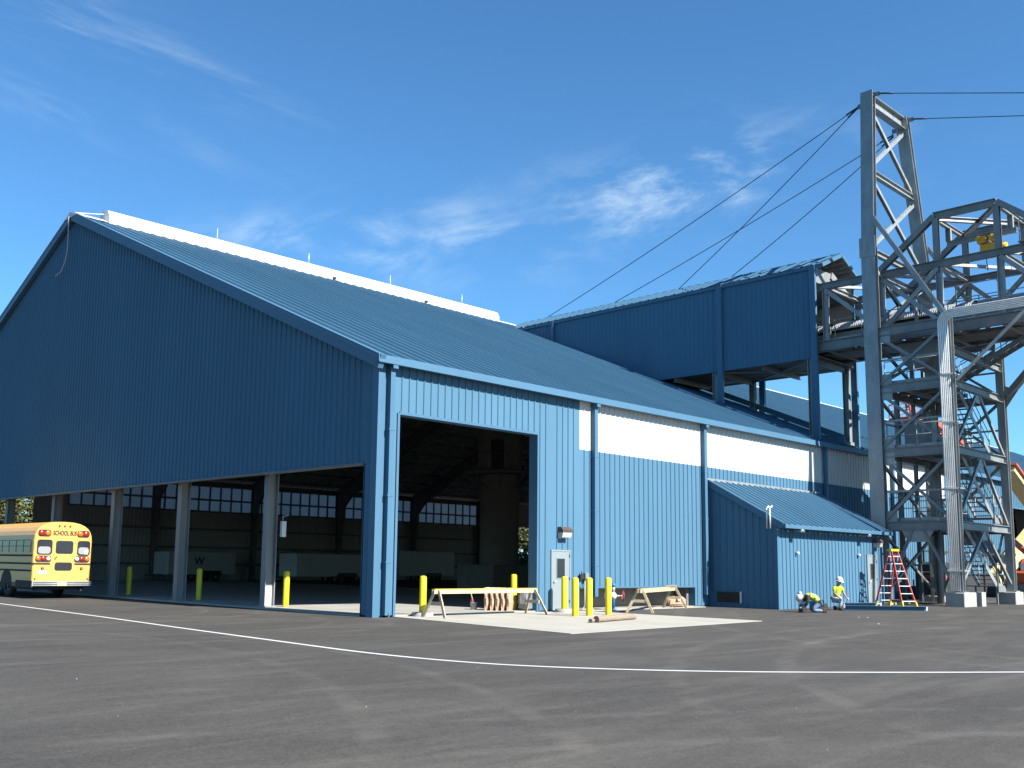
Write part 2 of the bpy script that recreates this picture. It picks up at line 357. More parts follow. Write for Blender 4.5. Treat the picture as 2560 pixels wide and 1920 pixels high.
# ------------------------------------------------------------------ ground
def grid(xs, ys, zf):
    mb = MB(); n = len(ys)
    mb.add([(x,y,zf(x,y)) for x in xs for y in ys], [(i*n+j,(i+1)*n+j,(i+1)*n+j+1,i*n+j+1) for i in range(len(xs)-1) for j in range(n-1)])
    return mb
struct(grid([-900,-60,0]+[15+i for i in range(14)]+[60,900], [-900,-40,0,60,900], lambda x,y: gz(x)).build('ground', M['asphalt'], fix=False))
mb = MB(); mb.prism([(.75,-.01),(-.32,-7.93),(9.42,-7.36),(9.42,-.01)], -.1, .012); struct(mb.build('concrete_apron', M['cement']))
mb = MB(); mb.box(9.45,-.38,-.1,17.1,-.02,.03); struct(mb.build('wall_kerb', M['cement']))
LP = [(-3.2,32),(-4.6,24),(-5.5,18),(-5.95,13.25),(-6.46,4.55),(-6.97,-1.71),(-7.27,-6.06),(-7.45,-9.2),(-7.2,-11.42),(-6.56,-12.95),(-5.25,-14.62),(-3.52,-16.1),(-.86,-18.0),(2.6,-20.2),(7,-22.8)]
def spline(P, k=8):
    out = []
    for i in range(len(P)-1):
        p0, p1, p2, p3 = P[max(i-1,0)], P[i], P[i+1], P[min(i+2,len(P)-1)]
        for j in range(k):
            t_ = j/k
            out.append(tuple(.5*(2*b+(-a+c)*t_+(2*a-5*b+4*c-d)*t_*t_+(-a+3*b-3*c+d)*t_**3) for a,b,c,d in zip(p0,p1,p2,p3)))
    return out+[P[-1]]
sp = spline(LP); mb = MB(); vs = []
for i, p in enumerate(sp):
    a = Vector(sp[max(i-1,0)]); c = Vector(sp[min(i+1,len(sp)-1)]); d = (c-a).normalized(); n = Vector((-d.y,d.x))
    vs += [(p[0]+n.x*.065,p[1]+n.y*.065,.005),(p[0]-n.x*.065,p[1]-n.y*.065,.005)]
mb.add(vs, [(2*i,2*i+1,2*i+3,2*i+2) for i in range(len(sp)-1)]); struct(mb.build('painted_road_line', M['white']))

# ------------------------------------------------------------------ warehouse
W, L, EAVE, RIDGE = 48., 130., 7.9, 18.28
SL = (RIDGE-EAVE)/24
def rz(y): return EAVE+SL*(y if y <= 24 else 48-y)
wh = thing('warehouse', 'long blue ribbed metal warehouse with gable end open below and white light strip', 'building')
mb = MB(); mb.box(0,0,-.3,L,W,.05); wf = struct(mb.build('warehouse_floor', M['floor']))
# near long wall (facing the sun)
sw = lambda u,o,z: (u,-o,z)
TOP = 7.82
mb = MB()
for u0,u1,lo,hi in [(0,.8,0,TOP),(.8,7.18,6.18,TOP),(7.18,7.93,0,TOP),(7.93,8.93,2.15,TOP),(8.93,9.5,0,TOP),(9.5,16.87,.82,5.86),(16.87,43.7,0,5.86),(43.7,54,0,TOP),(54,84,6.,TOP),(84,L,0,TOP)]:
    sheet(mb,u0,u1,lo,hi,sw)
mb.build('side_wall', M['blue'], wh, fix=False)
for u0,u1 in [(9.5,10.2),(10.2,17.5),(17.5,28.3),(28.3,36.2),(36.2,43.7)]:
    mb = MB(); sheet(mb,u0,u1,5.86,TOP,sw); mb.build('light_panel', M['light'], wh, fix=False)
# far long wall with its strip of light panels behind a grid of girts
fwl = lambda u,o,z: (u,W+o,z)
mb = MB()
for u0,u1,lo,hi in [(8,10.4,0,TOP),(10.4,52.5,0,5.45),(52.5,66,5.5,TOP),(66,L,0,TOP)]: sheet(mb,u0,u1,lo,hi,fwl)
mb.add([],[]); o = mb.build('far_wall', M['blue'], wh, fix=False); o.data.flip_normals()
FR = [16.8,25.4,33.9,42.5,51.1,59.7,68.3,76.9,85.5,94.1]
bays = [(10.4,16.8)]+[(FR[i],FR[i+1]) for i in range(4)]
for u0,u1 in bays:
    mb = MB(); sheet(mb,u0,u1,5.45,TOP,fwl); o = mb.build('far_light_panel', M['light'], wh, fix=False); o.data.flip_normals()
    mb = MB(); n = round((u1-u0)/.95)
    for i in range(n+1): x = u0+(u1-u0)*i/n; mb.box(x-.05,W-.16,5.4,x+.05,W-.04,7.6)
    mb.box(u0,W-.25,6.25,u1,W-.17,6.4); mb.box(u0,W-.3,7.35,u1,W-.04,7.8); mb.box(u0,W-.25,5.35,u1,W-.17,5.47)
    mb.build('panel_frame', M['dark_steel'], o)
# gable end facing the yard, blue from 4.65 m up
gw = lambda u,o,z: (-o,u,z)
mb = MB(); gtop = lambda u: rz(u)-.08
sheet(mb,0,.6,0,gtop,gw); sheet(mb,.6,24,4.65,gtop,gw); sheet(mb,24,48,4.65,gtop,gw)
o = mb.build('gable_wall', M['blue'], wh, fix=False); o.data.flip_normals()
mb = MB(); sheet(mb,0,24,0,gtop,lambda u,o,z:(L+o,u,z)); sheet(mb,24,48,0,gtop,lambda u,o,z:(L+o,u,z)); mb.build('rear_gable_wall', M['blue'], wh, fix=False)
mb = MB(); mb.box(-.05,.62,4.56,.12,47.9,4.64); mb.build('gable_sill_trim', M['dark_steel'], wh)
# roof sheets with standing seams
mb = MB()
sheet(mb,-.28,L+.28,-.30,24,lambda u,o,v:(u,v-o*.4,rz(v)+o*.92),.61,.14,.075)
sheet(mb,-.28,L+.28,-.30,24,lambda u,o,v:(u,48-v+o*.4,rz(v)+o*.92),.61,.14,.075)
mb.build('roof', M['roof'], wh, fix=True)
o = wh.children[-1]
if o.data.polygons[0].normal.z < 0: o.data.flip_normals()
mb = MB(); mb.prism([(-.36,7.62),(-.20,7.62),(-.16,7.86),(-.34,7.86)][::-1],-.3,L+.3,'yz'); mb.build('eave_gutter', M['trim'], wh)
for a in (-.32,48.32):
    mb = MB(); mb.beam((-.16,a,rz(a)-.12),(-.16,24,RIDGE-.12),.2,.42); mb.build('rake_trim', M['trim'], wh)
mb = MB(); prof = [(23.38,18.05),(23.38,18.42),(23.55,18.72),(23.78,18.82),(24.22,18.82),(24.45,18.72),(24.62,18.42),(24.62,18.05)]
mb.prism(prof,1.4,29.0,'yz')
for i in range(1,9): mb.box(1.4+i*3.05,23.375,18.1,1.42+i*3.05,23.36,18.6)
mb.build('ridge_vent', M['white'], wh)
mb = MB(); mb.prism([(23.3,RIDGE-.22),(24,RIDGE+.09),(24.7,RIDGE-.22)],29.1,L,'yz'); mb.prism([(23.3,RIDGE-.22),(24,RIDGE+.09),(24.7,RIDGE-.22)],-.28,1.38,'yz'); mb.build('ridge_cap', M['white'], wh)
for x in (7.7,13.7,19.85,26.05): mb = MB(); mb.tube([(x,24,18.8),(x,24,19.5)],[.024,.012],6); mb.lathe([(.07,0),(.07,.04),(.02,.06)],(x,24,18.8),8); mb.build('lightning_rod', M['alu'], wh)
for x in (22.2,15.0): mb = MB(); mb.box(x,23.25,18.1,x+.18,23.37,18.22); mb.tube([(x-.3,23.3,18.12),(x+.5,23.3,18.12)],.015,6); mb.build('vent_actuator', M['dark'], wh)
for x in (.38,10.22,17.53,28.36,36.2,54.2):
    zb = .5 if x > 1 else .12
    mb = MB(); mb.box(x-.09,-.22,zb,x+.09,-.06,7.68); mb.box(x-.10,-.34,7.50,x+.10,-.05,7.66)
    for z in (1.6,3.6,5.6): mb.box(x-.12,-.23,z,x+.12,-.045,z+.05)
    mb.build('downspout', M['trim'], wh)
mb = MB(); mb.prism([(-.06,-.06),(.2,-.06),(.2,-.04),(-.03,-.04),(-.03,.25),(-.06,.25)],0,7.7); mb.build('corner_trim', M['trim'], wh)
mb = MB(); mb.box(.56,0.02,0,.62,.42,4.6) if False else mb.box(.0,.56,.0,.42,.62,4.6); mb.build('corner_jamb', M['trim'], wh)
# trim round the big door, the small openings
mb = MB(); mb.box(.74,-.05,.0,.83,.35,6.2); mb.box(7.15,-.05,.0,7.24,.35,6.2); mb.box(.83,-.05,6.16,7.15,.35,6.25); mb.build('vehicle_door_frame', M['trim'], wh)
mb = MB(); mb.box(9.5,-.045,.80,16.9,.1,.86); mb.box(16.84,-.045,0,16.9,.3,.80); mb.build('low_opening_trim', M['trim'], wh)
mb = MB(); mb.box(9.4,.95,0,17.2,1.15,1.3); mb.build('stem_wall', M['dark_cement'], wh)
mb = MB(); mb.box(54,-.05,5.96,84,.1,6.04); mb.box(53.95,-.05,0,54.05,.3,5.95); mb.build('far_opening_trim', M['trim'], wh)
# personnel door
def pdoor(x0, x1, y, z0, z1, parent, hinge_right=True):
    mb = MB(); mb.box(x0,y-.035,z0,x1,y+.03,z1)
    d = mb.build('door', M['doorp'], parent)
    mb = MB(); mb.box(x0-.06,y-.05,z0,x0-.004,y+.05,z1+.06); mb.box(x1+.004,y-.05,z0,x1+.06,y+.05,z1+.06); mb.box(x0-.004,y-.05,z1+.004,x1+.004,y+.05,z1+.06); mb.build('door_frame', M['doorp'], d)
    mb = MB(); a, b_ = x0+.24, x1-.26; mb.box(a,y-.042,z0+1.12,b_,y-.036,z0+1.80); mb.build('window_pane', M['glass'], d)
    mb = MB(); mb.box(a-.03,y-.05,z0+1.09,a,y-.034,z0+1.83); mb.box(b_,y-.05,z0+1.09,b_+.03,y-.034,z0+1.83); mb.box(a,y-.05,z0+1.80,b_,y-.034,z0+1.83); mb.box(a,y-.05,z0+1.09,b_,y-.034,z0+1.12); mb.build('window_frame', M['doorp'], d)
    mb = MB(); mb.ball((x0+.09,y-.1,z0+1.0),.035); mb.tube([(x0+.09,y-.03,z0+1.0),(x0+.09,y-.09,z0+1.0)],.015,8); mb.build('handle', M['alu'], d)
    for z in (.25,1.05,1.85): mb = MB(); mb.box(x1-.01,y-.06,z0+z,x1+.02,y-.034,z0+z+.1); mb.build('hinge', M['dark'], d)
    mb = MB(); mb.box(x0-.05,y-.12,z0-.01,x1+.05,y+.03,z0+.015); mb.build('threshold', M['alu'], d)
pdoor(7.97, 8.89, 0, .05, 2.10, wh)
# gable columns (steel H sections, the first with a patch of sunlight painted white at its foot)
for i, y in enumerate((6.48,12.68,18.6,25.1,31.2,37.3,43.4)):
    mb = MB(); mb.ibeam((.52,y,-.02),(.52,y,4.9),.40,.30,(1,0,0),.028,.02); mb.box(.28,y-.2,.05,.76,y+.2,.09)
    c = mb.build('gable_column', M['col_steel'], wh)
    if i == 0: mb = MB(); mb.box(.345,y-.018,.06,.695,y-.013,.80); mb.build('painted_sun_patch', M['white'], c)
# rigid frames
def rigid(x):
    mb = MB()
    for sgn in (1,-1):
        f = (lambda y: y) if sgn > 0 else (lambda y: 48-y)
        poly = [(.28,0),(.75,0),(1.15,6.2),(2.6,7.6),(12,11.9),(24,17.15),(24,17.95),(.28,7.72)]
        P = [(f(a),b_) for a,b_ in poly]
        mb.prism(P, x-.015, x+.015, 'yz')
        for a,b_ in ((2,3),(3,4),(4,5),(1,2),(0,7),(7,6)):
            p, q = P[a], P[b_]; mb.beam((x,p[0],p[1]),(x,q[0],q[1]),.26,.03)
        mb.prism([(f(a),b_) for a,b_ in ((2.2,7.2),(2.32,7.2),(5.1,8.5),(5.0,8.6))], x-.05, x+.05,'yz')
    return mb
fr0 = rigid(0).build('rigid_frame', M['dark_steel'], wh)
for i, x in enumerate(FR):
    o = fr0 if i == 0 else fr0.copy()
    if i: col.objects.link(o)
    o.location.x = x
mb = MB(); mb.box(0,-.03,-.1,L,.03,.1); pu = mb.build('purlin', M['dark_steel'], wh)
k = 0
for sgn in (1,-1):
    for i in range(15):
        y = 1.0+i*1.6; o = pu if k == 0 else pu.copy()
        if k: col.objects.link(o)
        o.location = (0, y if sgn>0 else 48-y, rz(y)-.22); k += 1
mb = MB(); mb.box(8.1,47.72,-.09,66,47.92,.09); gi = mb.build('girt', M['dark_steel'], wh)
for i, z in enumerate((1.3,2.6,4.0)):
    o = gi if i == 0 else gi.copy()
    if i: col.objects.link(o)
    o.location.z = z
# electrical box on the first gable column, wall lamps
bx = thing('electrical_box', 'small white electrical box on the side of the first gable column', 'electrical box', (.3,5.86,2.5))
mb = MB(); mb.bbox(.78,6.12,2.45,.96,6.26,3.0,.015); mb.build('cabinet', M['white'], bx)
mb = MB(); mb.tube([(.85,6.2,3.0),(.85,6.2,3.16),(1.05,6.15,3.22)],.025,8); mb.build('conduit', M['galv'], bx)
def wall_lamp(x, y, z, label):
    t_ = thing('wall_lamp', label, 'wall lamp', (x,y,z), 0, 'brown wall lamps over the doors')
    mb = MB(); mb.prism([(0,.22),(-.16,.22),(-.26,.12),(-.26,.03),(0,.03)],-.26,.26,'yz'); o = mb.build('housing', M['bronze']); local(o, t_)
    mb = MB(); mb.prism([(-.005,.025),(-.25,.025),(-.20,-.15),(-.005,-.19)],-.24,.24,'yz'); local(mb.build('lens', M['lens']), t_)
wall_lamp(8.5,-.04,2.75,'brown wall lamp above the grey door beside the big vehicle opening')

# ------------------------------------------------------------------ lean-to shed
sh = thing('lean_to_shed', 'small blue lean-to shed with a sloping ribbed roof against the side wall', 'shed', (17.9,-3.2,0))
SX0, SX1, SY = 17.9, 27.62, -3.2
sz = lambda y: 5.28+(3.52-5.28)*(y/SY)
mb = MB(); sheet(mb,SX0,25.86,0,3.46,lambda u,o,z:(u,SY-o,z)); sheet(mb,25.86,26.82,2.3,3.46,lambda u,o,z:(u,SY-o,z)); sheet(mb,26.82,SX1,0,3.46,lambda u,o,z:(u,SY-o,z)); mb.build('front_wall', M['blue'], sh, fix=False)
mb = MB(); sheet(mb,SY,-.04,0,lambda u: sz(u)-.05,lambda u,o,z:(SX0-o,u,z)); o = mb.build('end_wall', M['blue'], sh, fix=False); o.data.flip_normals()
mb = MB(); sheet(mb,SY,-.04,0,lambda u: sz(u)-.05,lambda u,o,z:(SX1+o,u,z)); mb.build('end_wall', M['blue'], sh, fix=False)
mb = MB(); sheet(mb,SX0-.12,SX1+.16,-.02,3.52,lambda u,o,v:(u,-v-o*.4,5.31-v*.55+o*.9),.46,.12,.06); mb.build('roof', M['roof'], sh, fix=True)
o = sh.children[-1]
if o.data.polygons[0].normal.z < 0: o.data.flip_normals()
mb = MB(); mb.box(SX0-.1,-3.66,3.22,SX1+.14,-3.5,3.37); mb.build('gutter', M['trim'], sh)
for x in (SX0-.09,SX1+.10): mb = MB(); mb.beam((x,-3.5,3.30),(x,-.05,5.20),.06,.26); mb.build('rake_trim', M['trim'], sh)
mb = MB(); mb.box(SX0-.1,-.1,5.27,SX1+.1,-.045,5.38); mb.build('wall_flashing', M['galv'], sh)
mb = MB(); mb.prism([(SX0-.05,SY-.05),(SX0+.12,SY-.05),(SX0+.12,SY-.04),(SX0-.04,SY-.04),(SX0-.04,SY+.12),(SX0-.05,SY+.12)],0,3.4); mb.build('corner_trim', M['trim'], sh)
pdoor(25.9,26.78,SY,.10,2.25,sh)
mb = MB(); mb.box(SX0-.06,-1.55,.22,SX0-.02,-.45,.64)
for i in range(7): mb.beam((SX0-.09,-1.52,.26+i*.055),(SX0-.09,-.48,.26+i*.055),.05,.008)
mb.build('louvre', M['dark'], sh)
mb = MB(); mb.box(SX0-.12,-1.6,.2,SX0-.03,-1.555,.66); mb.build('louvre_edge', M['alu'], sh)
for x in (18.9,25.0):
    mb = MB(); mb.box(x,-3.72,3.1,x+.3,-3.4,3.16); mb.tube([(x+.05,-3.7,3.16),(x+.25,-3.7,3.16)],.05,8); mb.build('eave_fixture', M['galv'], sh)
for x,z in ((19.4,2.26),(24.95,2.27),(19.5,.65)): mb = MB(); mb.tube([(x,SY-.02,z),(x+.02,SY-.14,z)],.055,10); mb.build('wall_nozzle', M['clear'], sh)
vp = thing('vent_pipes', 'pair of short silver vent pipes fixed to the shed rake', 'vent pipes', (SX0-.15,-2.95,3.5))
for dy in (0,.14): mb = MB(); mb.tube([(SX0-.17,-3.02+dy,3.2),(SX0-.17,-3.02+dy,4.02)],.03,8); mb.tube([(SX0-.17,-3.02+dy,4.02),(SX0-.06,-3.06+dy,4.1)],.04,8); mb.build('pipe', M['alu'], vp)
wall_lamp(26.75,SY-.04,2.82,'brown wall lamp above the grey door of the lean-to shed')

# ------------------------------------------------------------------ conveyor gallery over the roof
ga = thing('conveyor_gallery', 'blue clad conveyor gallery on posts crossing over the warehouse roof', 'conveyor gallery', (31.3,10,12))
GX0, GX1, GT, GB = 29.2, 33.45, 17.34, 12.45
glo = lambda y: max(GB, rz(y)+.03)
for x,sg in ((GX0,-1),(GX1,1)):
    mb = MB()
    for y0,y1 in ((.55,6.2),(6.2,10.52),(10.52,18.6),(18.6,21.5)): sheet(mb,y0,y1,glo,GT,lambda u,o,z:(x+sg*o,u,z),.305,.05,.02)
    o = mb.build('side_cladding', M['blue'], ga, fix=False)
    if sg < 0: o.data.flip_normals()
GM = (GX0+GX1)/2
mb = MB(); 
for sg in (-1,1):
    sheet(mb,.1,23.6,-.02,2.27,lambda u,o,v:(GM+sg*(v+o*.3),u,18.40-v*.46+o*.9),.61,.14,.04)
mb.build('roof', M['roof'], ga, fix=True); o = ga.children[-1]
if o.data.polygons[0].normal.z < 0: o.data.flip_normals()
for x in (GX0-.12,GX1+.06): mb = MB(); mb.box(x,.1,17.16,x+.06,21.6,17.34); mb.build('eave_trim', M['trim'], ga)
mb = MB()
for sg in (-1,1): mb.beam((GM+sg*2.25,.05,17.27),(GM,.05,18.30),.08,.2)
mb.build('end_trim', M['trim'], ga)
for x,sg in ((GX0,-1),(GX1,1)):
    for y in (.62,6.2,18.6):
        zlo = rz(y)+.02
        mb = MB(); w = .17 if y < 18 else .1
        mb.box(x+sg*.03,y-w,zlo,x+sg*.2,y+w,GT-.02); o = mb.build('pilaster_trim', M['trim'], ga)
    for y in (.95,6.65):
        mb = MB(); mb.ibeam((x-sg*.18,y,rz(y)-.1),(x-sg*.18,y,12.6),.32,.28,(0,1,0)); mb.box(x-sg*.18-.25,y-.25,rz(y)-.12,x-sg*.18+.25,y+.25,rz(y)+.12); mb.build('post', M['galv'], ga)
mb = MB(); mb.box(GX0+.05,.6,12.55,GX1-.05,12,12.62); mb.build('deck', M['dark_steel'], ga)
for y in (.9,3.7,6.6,9.4): mb = MB(); mb.ibeam((GX0+.1,y,12.38),(GX1-.1,y,12.38),.3,.16); mb.build('floor_beam', M['galv2'], ga)
mb = MB(); mb.beam((GX0+.2,.9,12.42),(GX1-.2,6.6,12.42),.1,.08); mb.beam((GX0+.2,6.6,12.42),(GX1-.2,.9,12.42),.1,.08); mb.build('floor_brace', M['galv2'], ga)
mb = MB(); mb.beam((GX1-.2,.9,rz(.9)+.32),(GX1-.2,10.4,rz(10.4)+.32),.16,.3); mb.build('roof_kerb', M['trim'], ga)
mb = MB(); mb.box(GX0+.12,.72,16.6,GM+.2,.8,17.4); mb.build('end_panel', M['galv'], ga)
mb = MB()
for i in range(6): x = GM+.4+i*.33; mb.beam((x,.2,18.24-(x-GM)*.46),(x,4,18.24-(x-GM)*.46),.05,.14)
mb.build('roof_purlins', M['galv'], ga)
mb = MB(); mb.beam((GM,.75,17.3),(GX1-.1,.75,16.4),.25,.4); mb.build('end_rafter', M['galv'], ga)

# ------------------------------------------------------------------ conveyor bridge (truss) running out to the right
br = thing('conveyor_bridge', 'open galvanized truss bridge carrying the belt out from the blue gallery', 'conveyor bridge', (31.3,-6,13))
YS = [.1,-2.85,-5.65,-8.4,-11.2,-14.0,-16.8]
BZ, TZ = 13.05, 16.2
for x in (29.45,33.2):
    mb = MB(); mb.ibeam((x,3,BZ),(x,-20,BZ),.5,.3); mb.build('bottom_chord', M['galv2'], br)
    mb = MB(); mb.ibeam((x,3,TZ),(x,-20,TZ),.34,.28); mb.build('top_chord', M['galv2'], br)
    for y in YS: mb = MB(); mb.ibeam((x,y,BZ+.25),(x,y,TZ-.17),.26,.24,(0,1,0)); mb.build('vertical', M['galv'], br)
    for i in range(6):
        if i == 2 and x < 30: continue
        y0,y1 = YS[i],YS[i+1]
        mb = MB(); mb.ibeam((x,y0,TZ-.2),(x,y1,BZ+.3),.2,.2,(1,0,0)); mb.build('diagonal', M['galv'], br)
        if i in (1,2,4,5): mb = MB(); mb.ibeam((x-.03,y1,TZ-.2),(x-.03,y0,BZ+.3),.2,.2,(1,0,0)); mb.build('diagonal', M['galv'], br)
    for i in range(6):
        mb = MB(); mb.beam((29.5,YS[i],BZ-.18),(33.15,YS[i+1],BZ-.18),.1,.1); mb.build('floor_brace', M['galv2'], br) if x < 30 else None
    # raised hoist frame
    HZ = 18.6
    for q0,q1,dd in [((x,-2.7,TZ+.15),(x,-5.55,HZ),.3),((x,-5.5,HZ),(x,-8.35,HZ),.34),((x,-8.4,HZ),(x,-11.2,TZ+.15),.3),((x,-5.6,TZ+.17),(x,-5.6,HZ-.17),.26),((x,-8.35,TZ+.17),(x,-8.35,HZ-.17),.26)]:
        mb = MB(); mb.ibeam(q0,q1,dd,.26,(1,0,0) if abs(q0[2]-q1[2])>.1 else (0,0,1)); mb.build('hoist_frame_member', M['galv2'], br)
for y in YS:
    mb = MB(); mb.ibeam((29.45,y,TZ),(33.2,y,TZ),.26,.2); mb.build('cross_beam', M['galv'], br)
    mb = MB(); mb.ibeam((29.45,y,BZ-.1),(33.2,y,BZ-.1),.34,.2); mb.build('floor_beam', M['galv2'], br)
for i in range(0,6):
    mb = MB(); mb.beam((29.5,YS[i],TZ),(33.15,YS[i+1],TZ),.14,.14); mb.build('lateral_brace', M['galv'], br)
for q0,q1 in [((29.45,-5.5,18.55),(33.2,-5.5,18.55)),((29.45,-8.35,18.55),(33.2,-8.35,18.55)),((29.45,-5.5,18.5),(33.2,-8.35,18.5)),((33.2,-5.5,18.45),(29.45,-8.35,18.45)),((31.3,-5.4,17.68),(31.3,-8.6,17.68)),((31.3,-5.5,18.45),(31.3,-5.5,17.8)),((31.3,-8.35,18.45),(31.3,-8.35,17.8))]:
    mb = MB(); mb.ibeam(q0,q1,.24,.18); mb.build('hoist_rail', M['galv'], br)
mb = MB(); mb.box(29.7,2.9,BZ+.27,30.45,-20,BZ+.31); mb.box(32.2,2.9,BZ+.27,32.95,-20,BZ+.31); mb.build('walkway', M['galv2'], br)
mb = MB(); mb.box(30.5,2.9,BZ-.25,32.15,-20,BZ-.2); mb.build('drip_pan', M['dark_steel'], br)
# belt, stringers and ribbed hood
mb = MB(); mb.box(30.6,2.9,BZ+.95,32.0,-20,BZ+1.0); mb.build('belt', M['belt'], br)
mb = MB(); mb.box(30.52,2.9,BZ+.55,30.58,-20,BZ+.85); mb.box(32.04,2.9,BZ+.55,32.1,-20,BZ+.85); mb.build('belt_stringer', M['galv2'], br)
def hood(y0, y1):
    mb = MB(); n = int((y0-y1)/.055); K = 12; vs = []
    for i in range(n+1):
        y = y0+(y1-y0)*i/n; r = .80+(.035 if i % 2 else 0)
        vs += [(31.3-r*cos(pi*k/K), y, BZ+1.0+r*.62*sin(pi*k/K)) for k in range(K+1)]
    mb.add(vs, [(i*(K+1)+k,(i+1)*(K+1)+k,(i+1)*(K+1)+k+1,i*(K+1)+k+1) for i in range(n) for k in range(K)]); return mb
for y0,y1 in ((2.6,.55),(.35,-2.1),(-2.3,-4.0),(-4.2,-6.7),(-6.9,-9.3),(-9.5,-12.4),(-12.6,-16)): hood(y0,y1).build('belt_hood', M['cover'], br)
for y in (.45,-2.2,-4.1,-6.8,-9.4,-12.5): mb = MB(); mb.box(30.42,y-.09,BZ+.45,30.5,y+.09,BZ+1.25); mb.box(32.1,y-.09,BZ+.45,32.18,y+.09,BZ+1.25); mb.build('idler_stand', M['galv'], br)
def rail(pts, name, parent, m=None, h=1.07, step=1.4):
    mb = MB(); P = [Vector(p) for p in pts]
    for a,b_ in zip(P[:-1],P[1:]):
        n = max(1, round((b_-a).length/step))
        for i in range(n+1):
            q = a+(b_-a)*i/n; mb.tube([q,q+Vector((0,0,h))],.027,6)
        for f in (.52,1.0): mb.tube([a+Vector((0,0,h*f)),b_+Vector((0,0,h*f))],.024,6)
        mb.beam(a+Vector((0,0,.06)),b_+Vector((0,0,.06)),.012,.12)
    return mb.build(name, m or M['galv'], parent)
rail([(29.72,2.6,BZ+.3),(29.72,-20,BZ+.3)],'walkway_railing',br)
rail([(32.95,2.6,BZ+.3),(32.95,-20,BZ+.3)],'walkway_railing',br)
mb = MB()
for y in (-6.1,-8.0): mb.tube([(30.2,y,BZ+.3),(30.2,y,15.05),(30.2,y-.1,15.2)],.03,8)
mb.tube([(30.2,-6.1,15.05),(30.2,-6.2,15.2),(30.2,-7.9,15.2),(30.2,-8.0,15.05)],.03,8); mb.tube([(30.2,-6.1,14.4),(30.2,-8.0,14.4)],.025,8); mb.build('crossover_rail', M['galv'], br)
mb = MB()
for i in range(14): a = rnd.uniform(30.2,32.3); y = -9.2-rnd.uniform(0,1.6); z = rnd.uniform(14.9,16.2); mb.tube([(a,y,z),(a+rnd.uniform(-.5,.5),y-rnd.uniform(0,.6),z-rnd.uniform(-.2,.5)),(a+rnd.uniform(-.4,.4),y-rnd.uniform(.2,.8),z-rnd.uniform(0,.5))],.03,6)
for i in range(5): mb.box(30.6+i*.35,-9.6,15.3+.1*(i%2),30.85+i*.35,-9.9,15.6+.1*(i%3))
mb.build('drive_pipework', M['galv'], br)
# hopper under the belt beside the tower
mb = MB(); mb.prism([(-3.2,12.7),(-5.3,12.7),(-5.0,12.0),(-4.3,11.3),(-3.6,11.6)],30.0,32.4,'yz'); mb.build('transfer_chute', M['galv2'], br)
for i in range(5):
    z = BZ+.6+.14*i; mb = MB(); mb.tube([(33.0,2,z),(33.0,-20,z)],.035,6); mb.build('cable_run', M['dark'], br)
rail([(29.3,-9.3,TZ+.2),(29.3,-13.5,TZ+.2)],'maintenance_railing',br,step=.9)
mb = MB(); mb.box(29.0,-9.3,TZ+.17,31.2,-13.5,TZ+.2); mb.build('maintenance_deck', M['galv2'], br)
mb = MB(); mb.beam((29.4,-9.0,TZ-.2),(29.4,-13.5,TZ-1.6),.14,.16); mb.beam((33.2,-9.0,TZ-.2),(33.2,-13.5,TZ-1.6),.14,.16); mb.build('knee_brace', M['galv'], br) if False else None
# yellow chain hoist hanging from the hoist rail
M['hoist'] = mat('hoist_paint', (.95,.48,.02), .45, 0, .08, 4.)
ho = thing('chain_hoist', 'yellow chain hoist with trolley hanging under the bridge hoist frame', 'hoist', (31.3,-7.5,17.5))
mb = MB(); mb.bbox(31.05,-7.9,17.45,31.55,-7.1,17.85,.05); mb.tube([(31.3,-7.9,17.65),(31.3,-8.25,17.65)],.18,12); mb.build('motor', M['hoist'], ho)
mb = MB(); mb.bbox(31.0,-7.4,17.9,31.6,-7.0,18.25,.03); mb.bbox(31.0,-7.9,17.9,31.6,-7.6,18.25,.03)
for y in (-7.05,-7.35,-7.65,-7.85): mb.tube([(30.92,y,18.12),(31.68,y,18.12)],.09,10)
mb.build('trolley', M['hoist'], ho)
mb = MB(); mb.tube([(31.2,-7.35,17.45),(31.2,-7.35,16.9),(31.28,-7.35,16.8)],.02,6); mb.build('chain', M['dark'], ho)
mb = MB(); mb.tube([(31.28,-7.35,16.8),(31.36,-7.35,16.7),(31.3,-7.35,16.6),(31.22,-7.35,16.68)],.03,8); mb.build('hook', M['dark'], ho)

ho.location.z -= .6; ho.location.y += .12
# ------------------------------------------------------------------ support tower and cable mast
XA, XD, YA, YB = 28.12, 34.75, -2.88, -6.4
tw = thing('support_tower', 'tall galvanized steel stair tower and cable mast beside the shed', 'tower', (31.5,-4.6,0))
ZL = [3.68,7.12,10.2]
KZ, TZM = 17.3, 25.7
legs = [('leg',[(XA,YA,gz(30)),(XA,YA,KZ),(28.95,YA+.12,TZM)],.68,.36),('leg',[(XD,YA,gz(30)),(XD,YA,KZ),(33.05,YA+.12,TZM)],.68,.36)]
for nm,pts,dp,fl in legs:
    mb = MB(); mb.ibeam(pts[0],pts[1],fl,dp,(1,0,0),.035,.03); mb.ibeam(pts[1],pts[2],fl,dp*.92,(1,0,0),.035,.03)
    mb.box(pts[1][0]-fl/2-.03,YA-.4,KZ-.5,pts[1][0]-fl/2-.005,YA+.4,KZ+.5); mb.build('mast_leg', M['galv'], tw)
for x in (XA,XD):
    mb = MB(); mb.ibeam((x,YB,.7),(x,YB,13.2 if x == XA else 12.6),.36,.36,(1,0,0),.03,.02); mb.box(x-.27,YB-.27,.66,x+.27,YB+.27,.72); mb.build('tower_leg', M['galv'], tw)
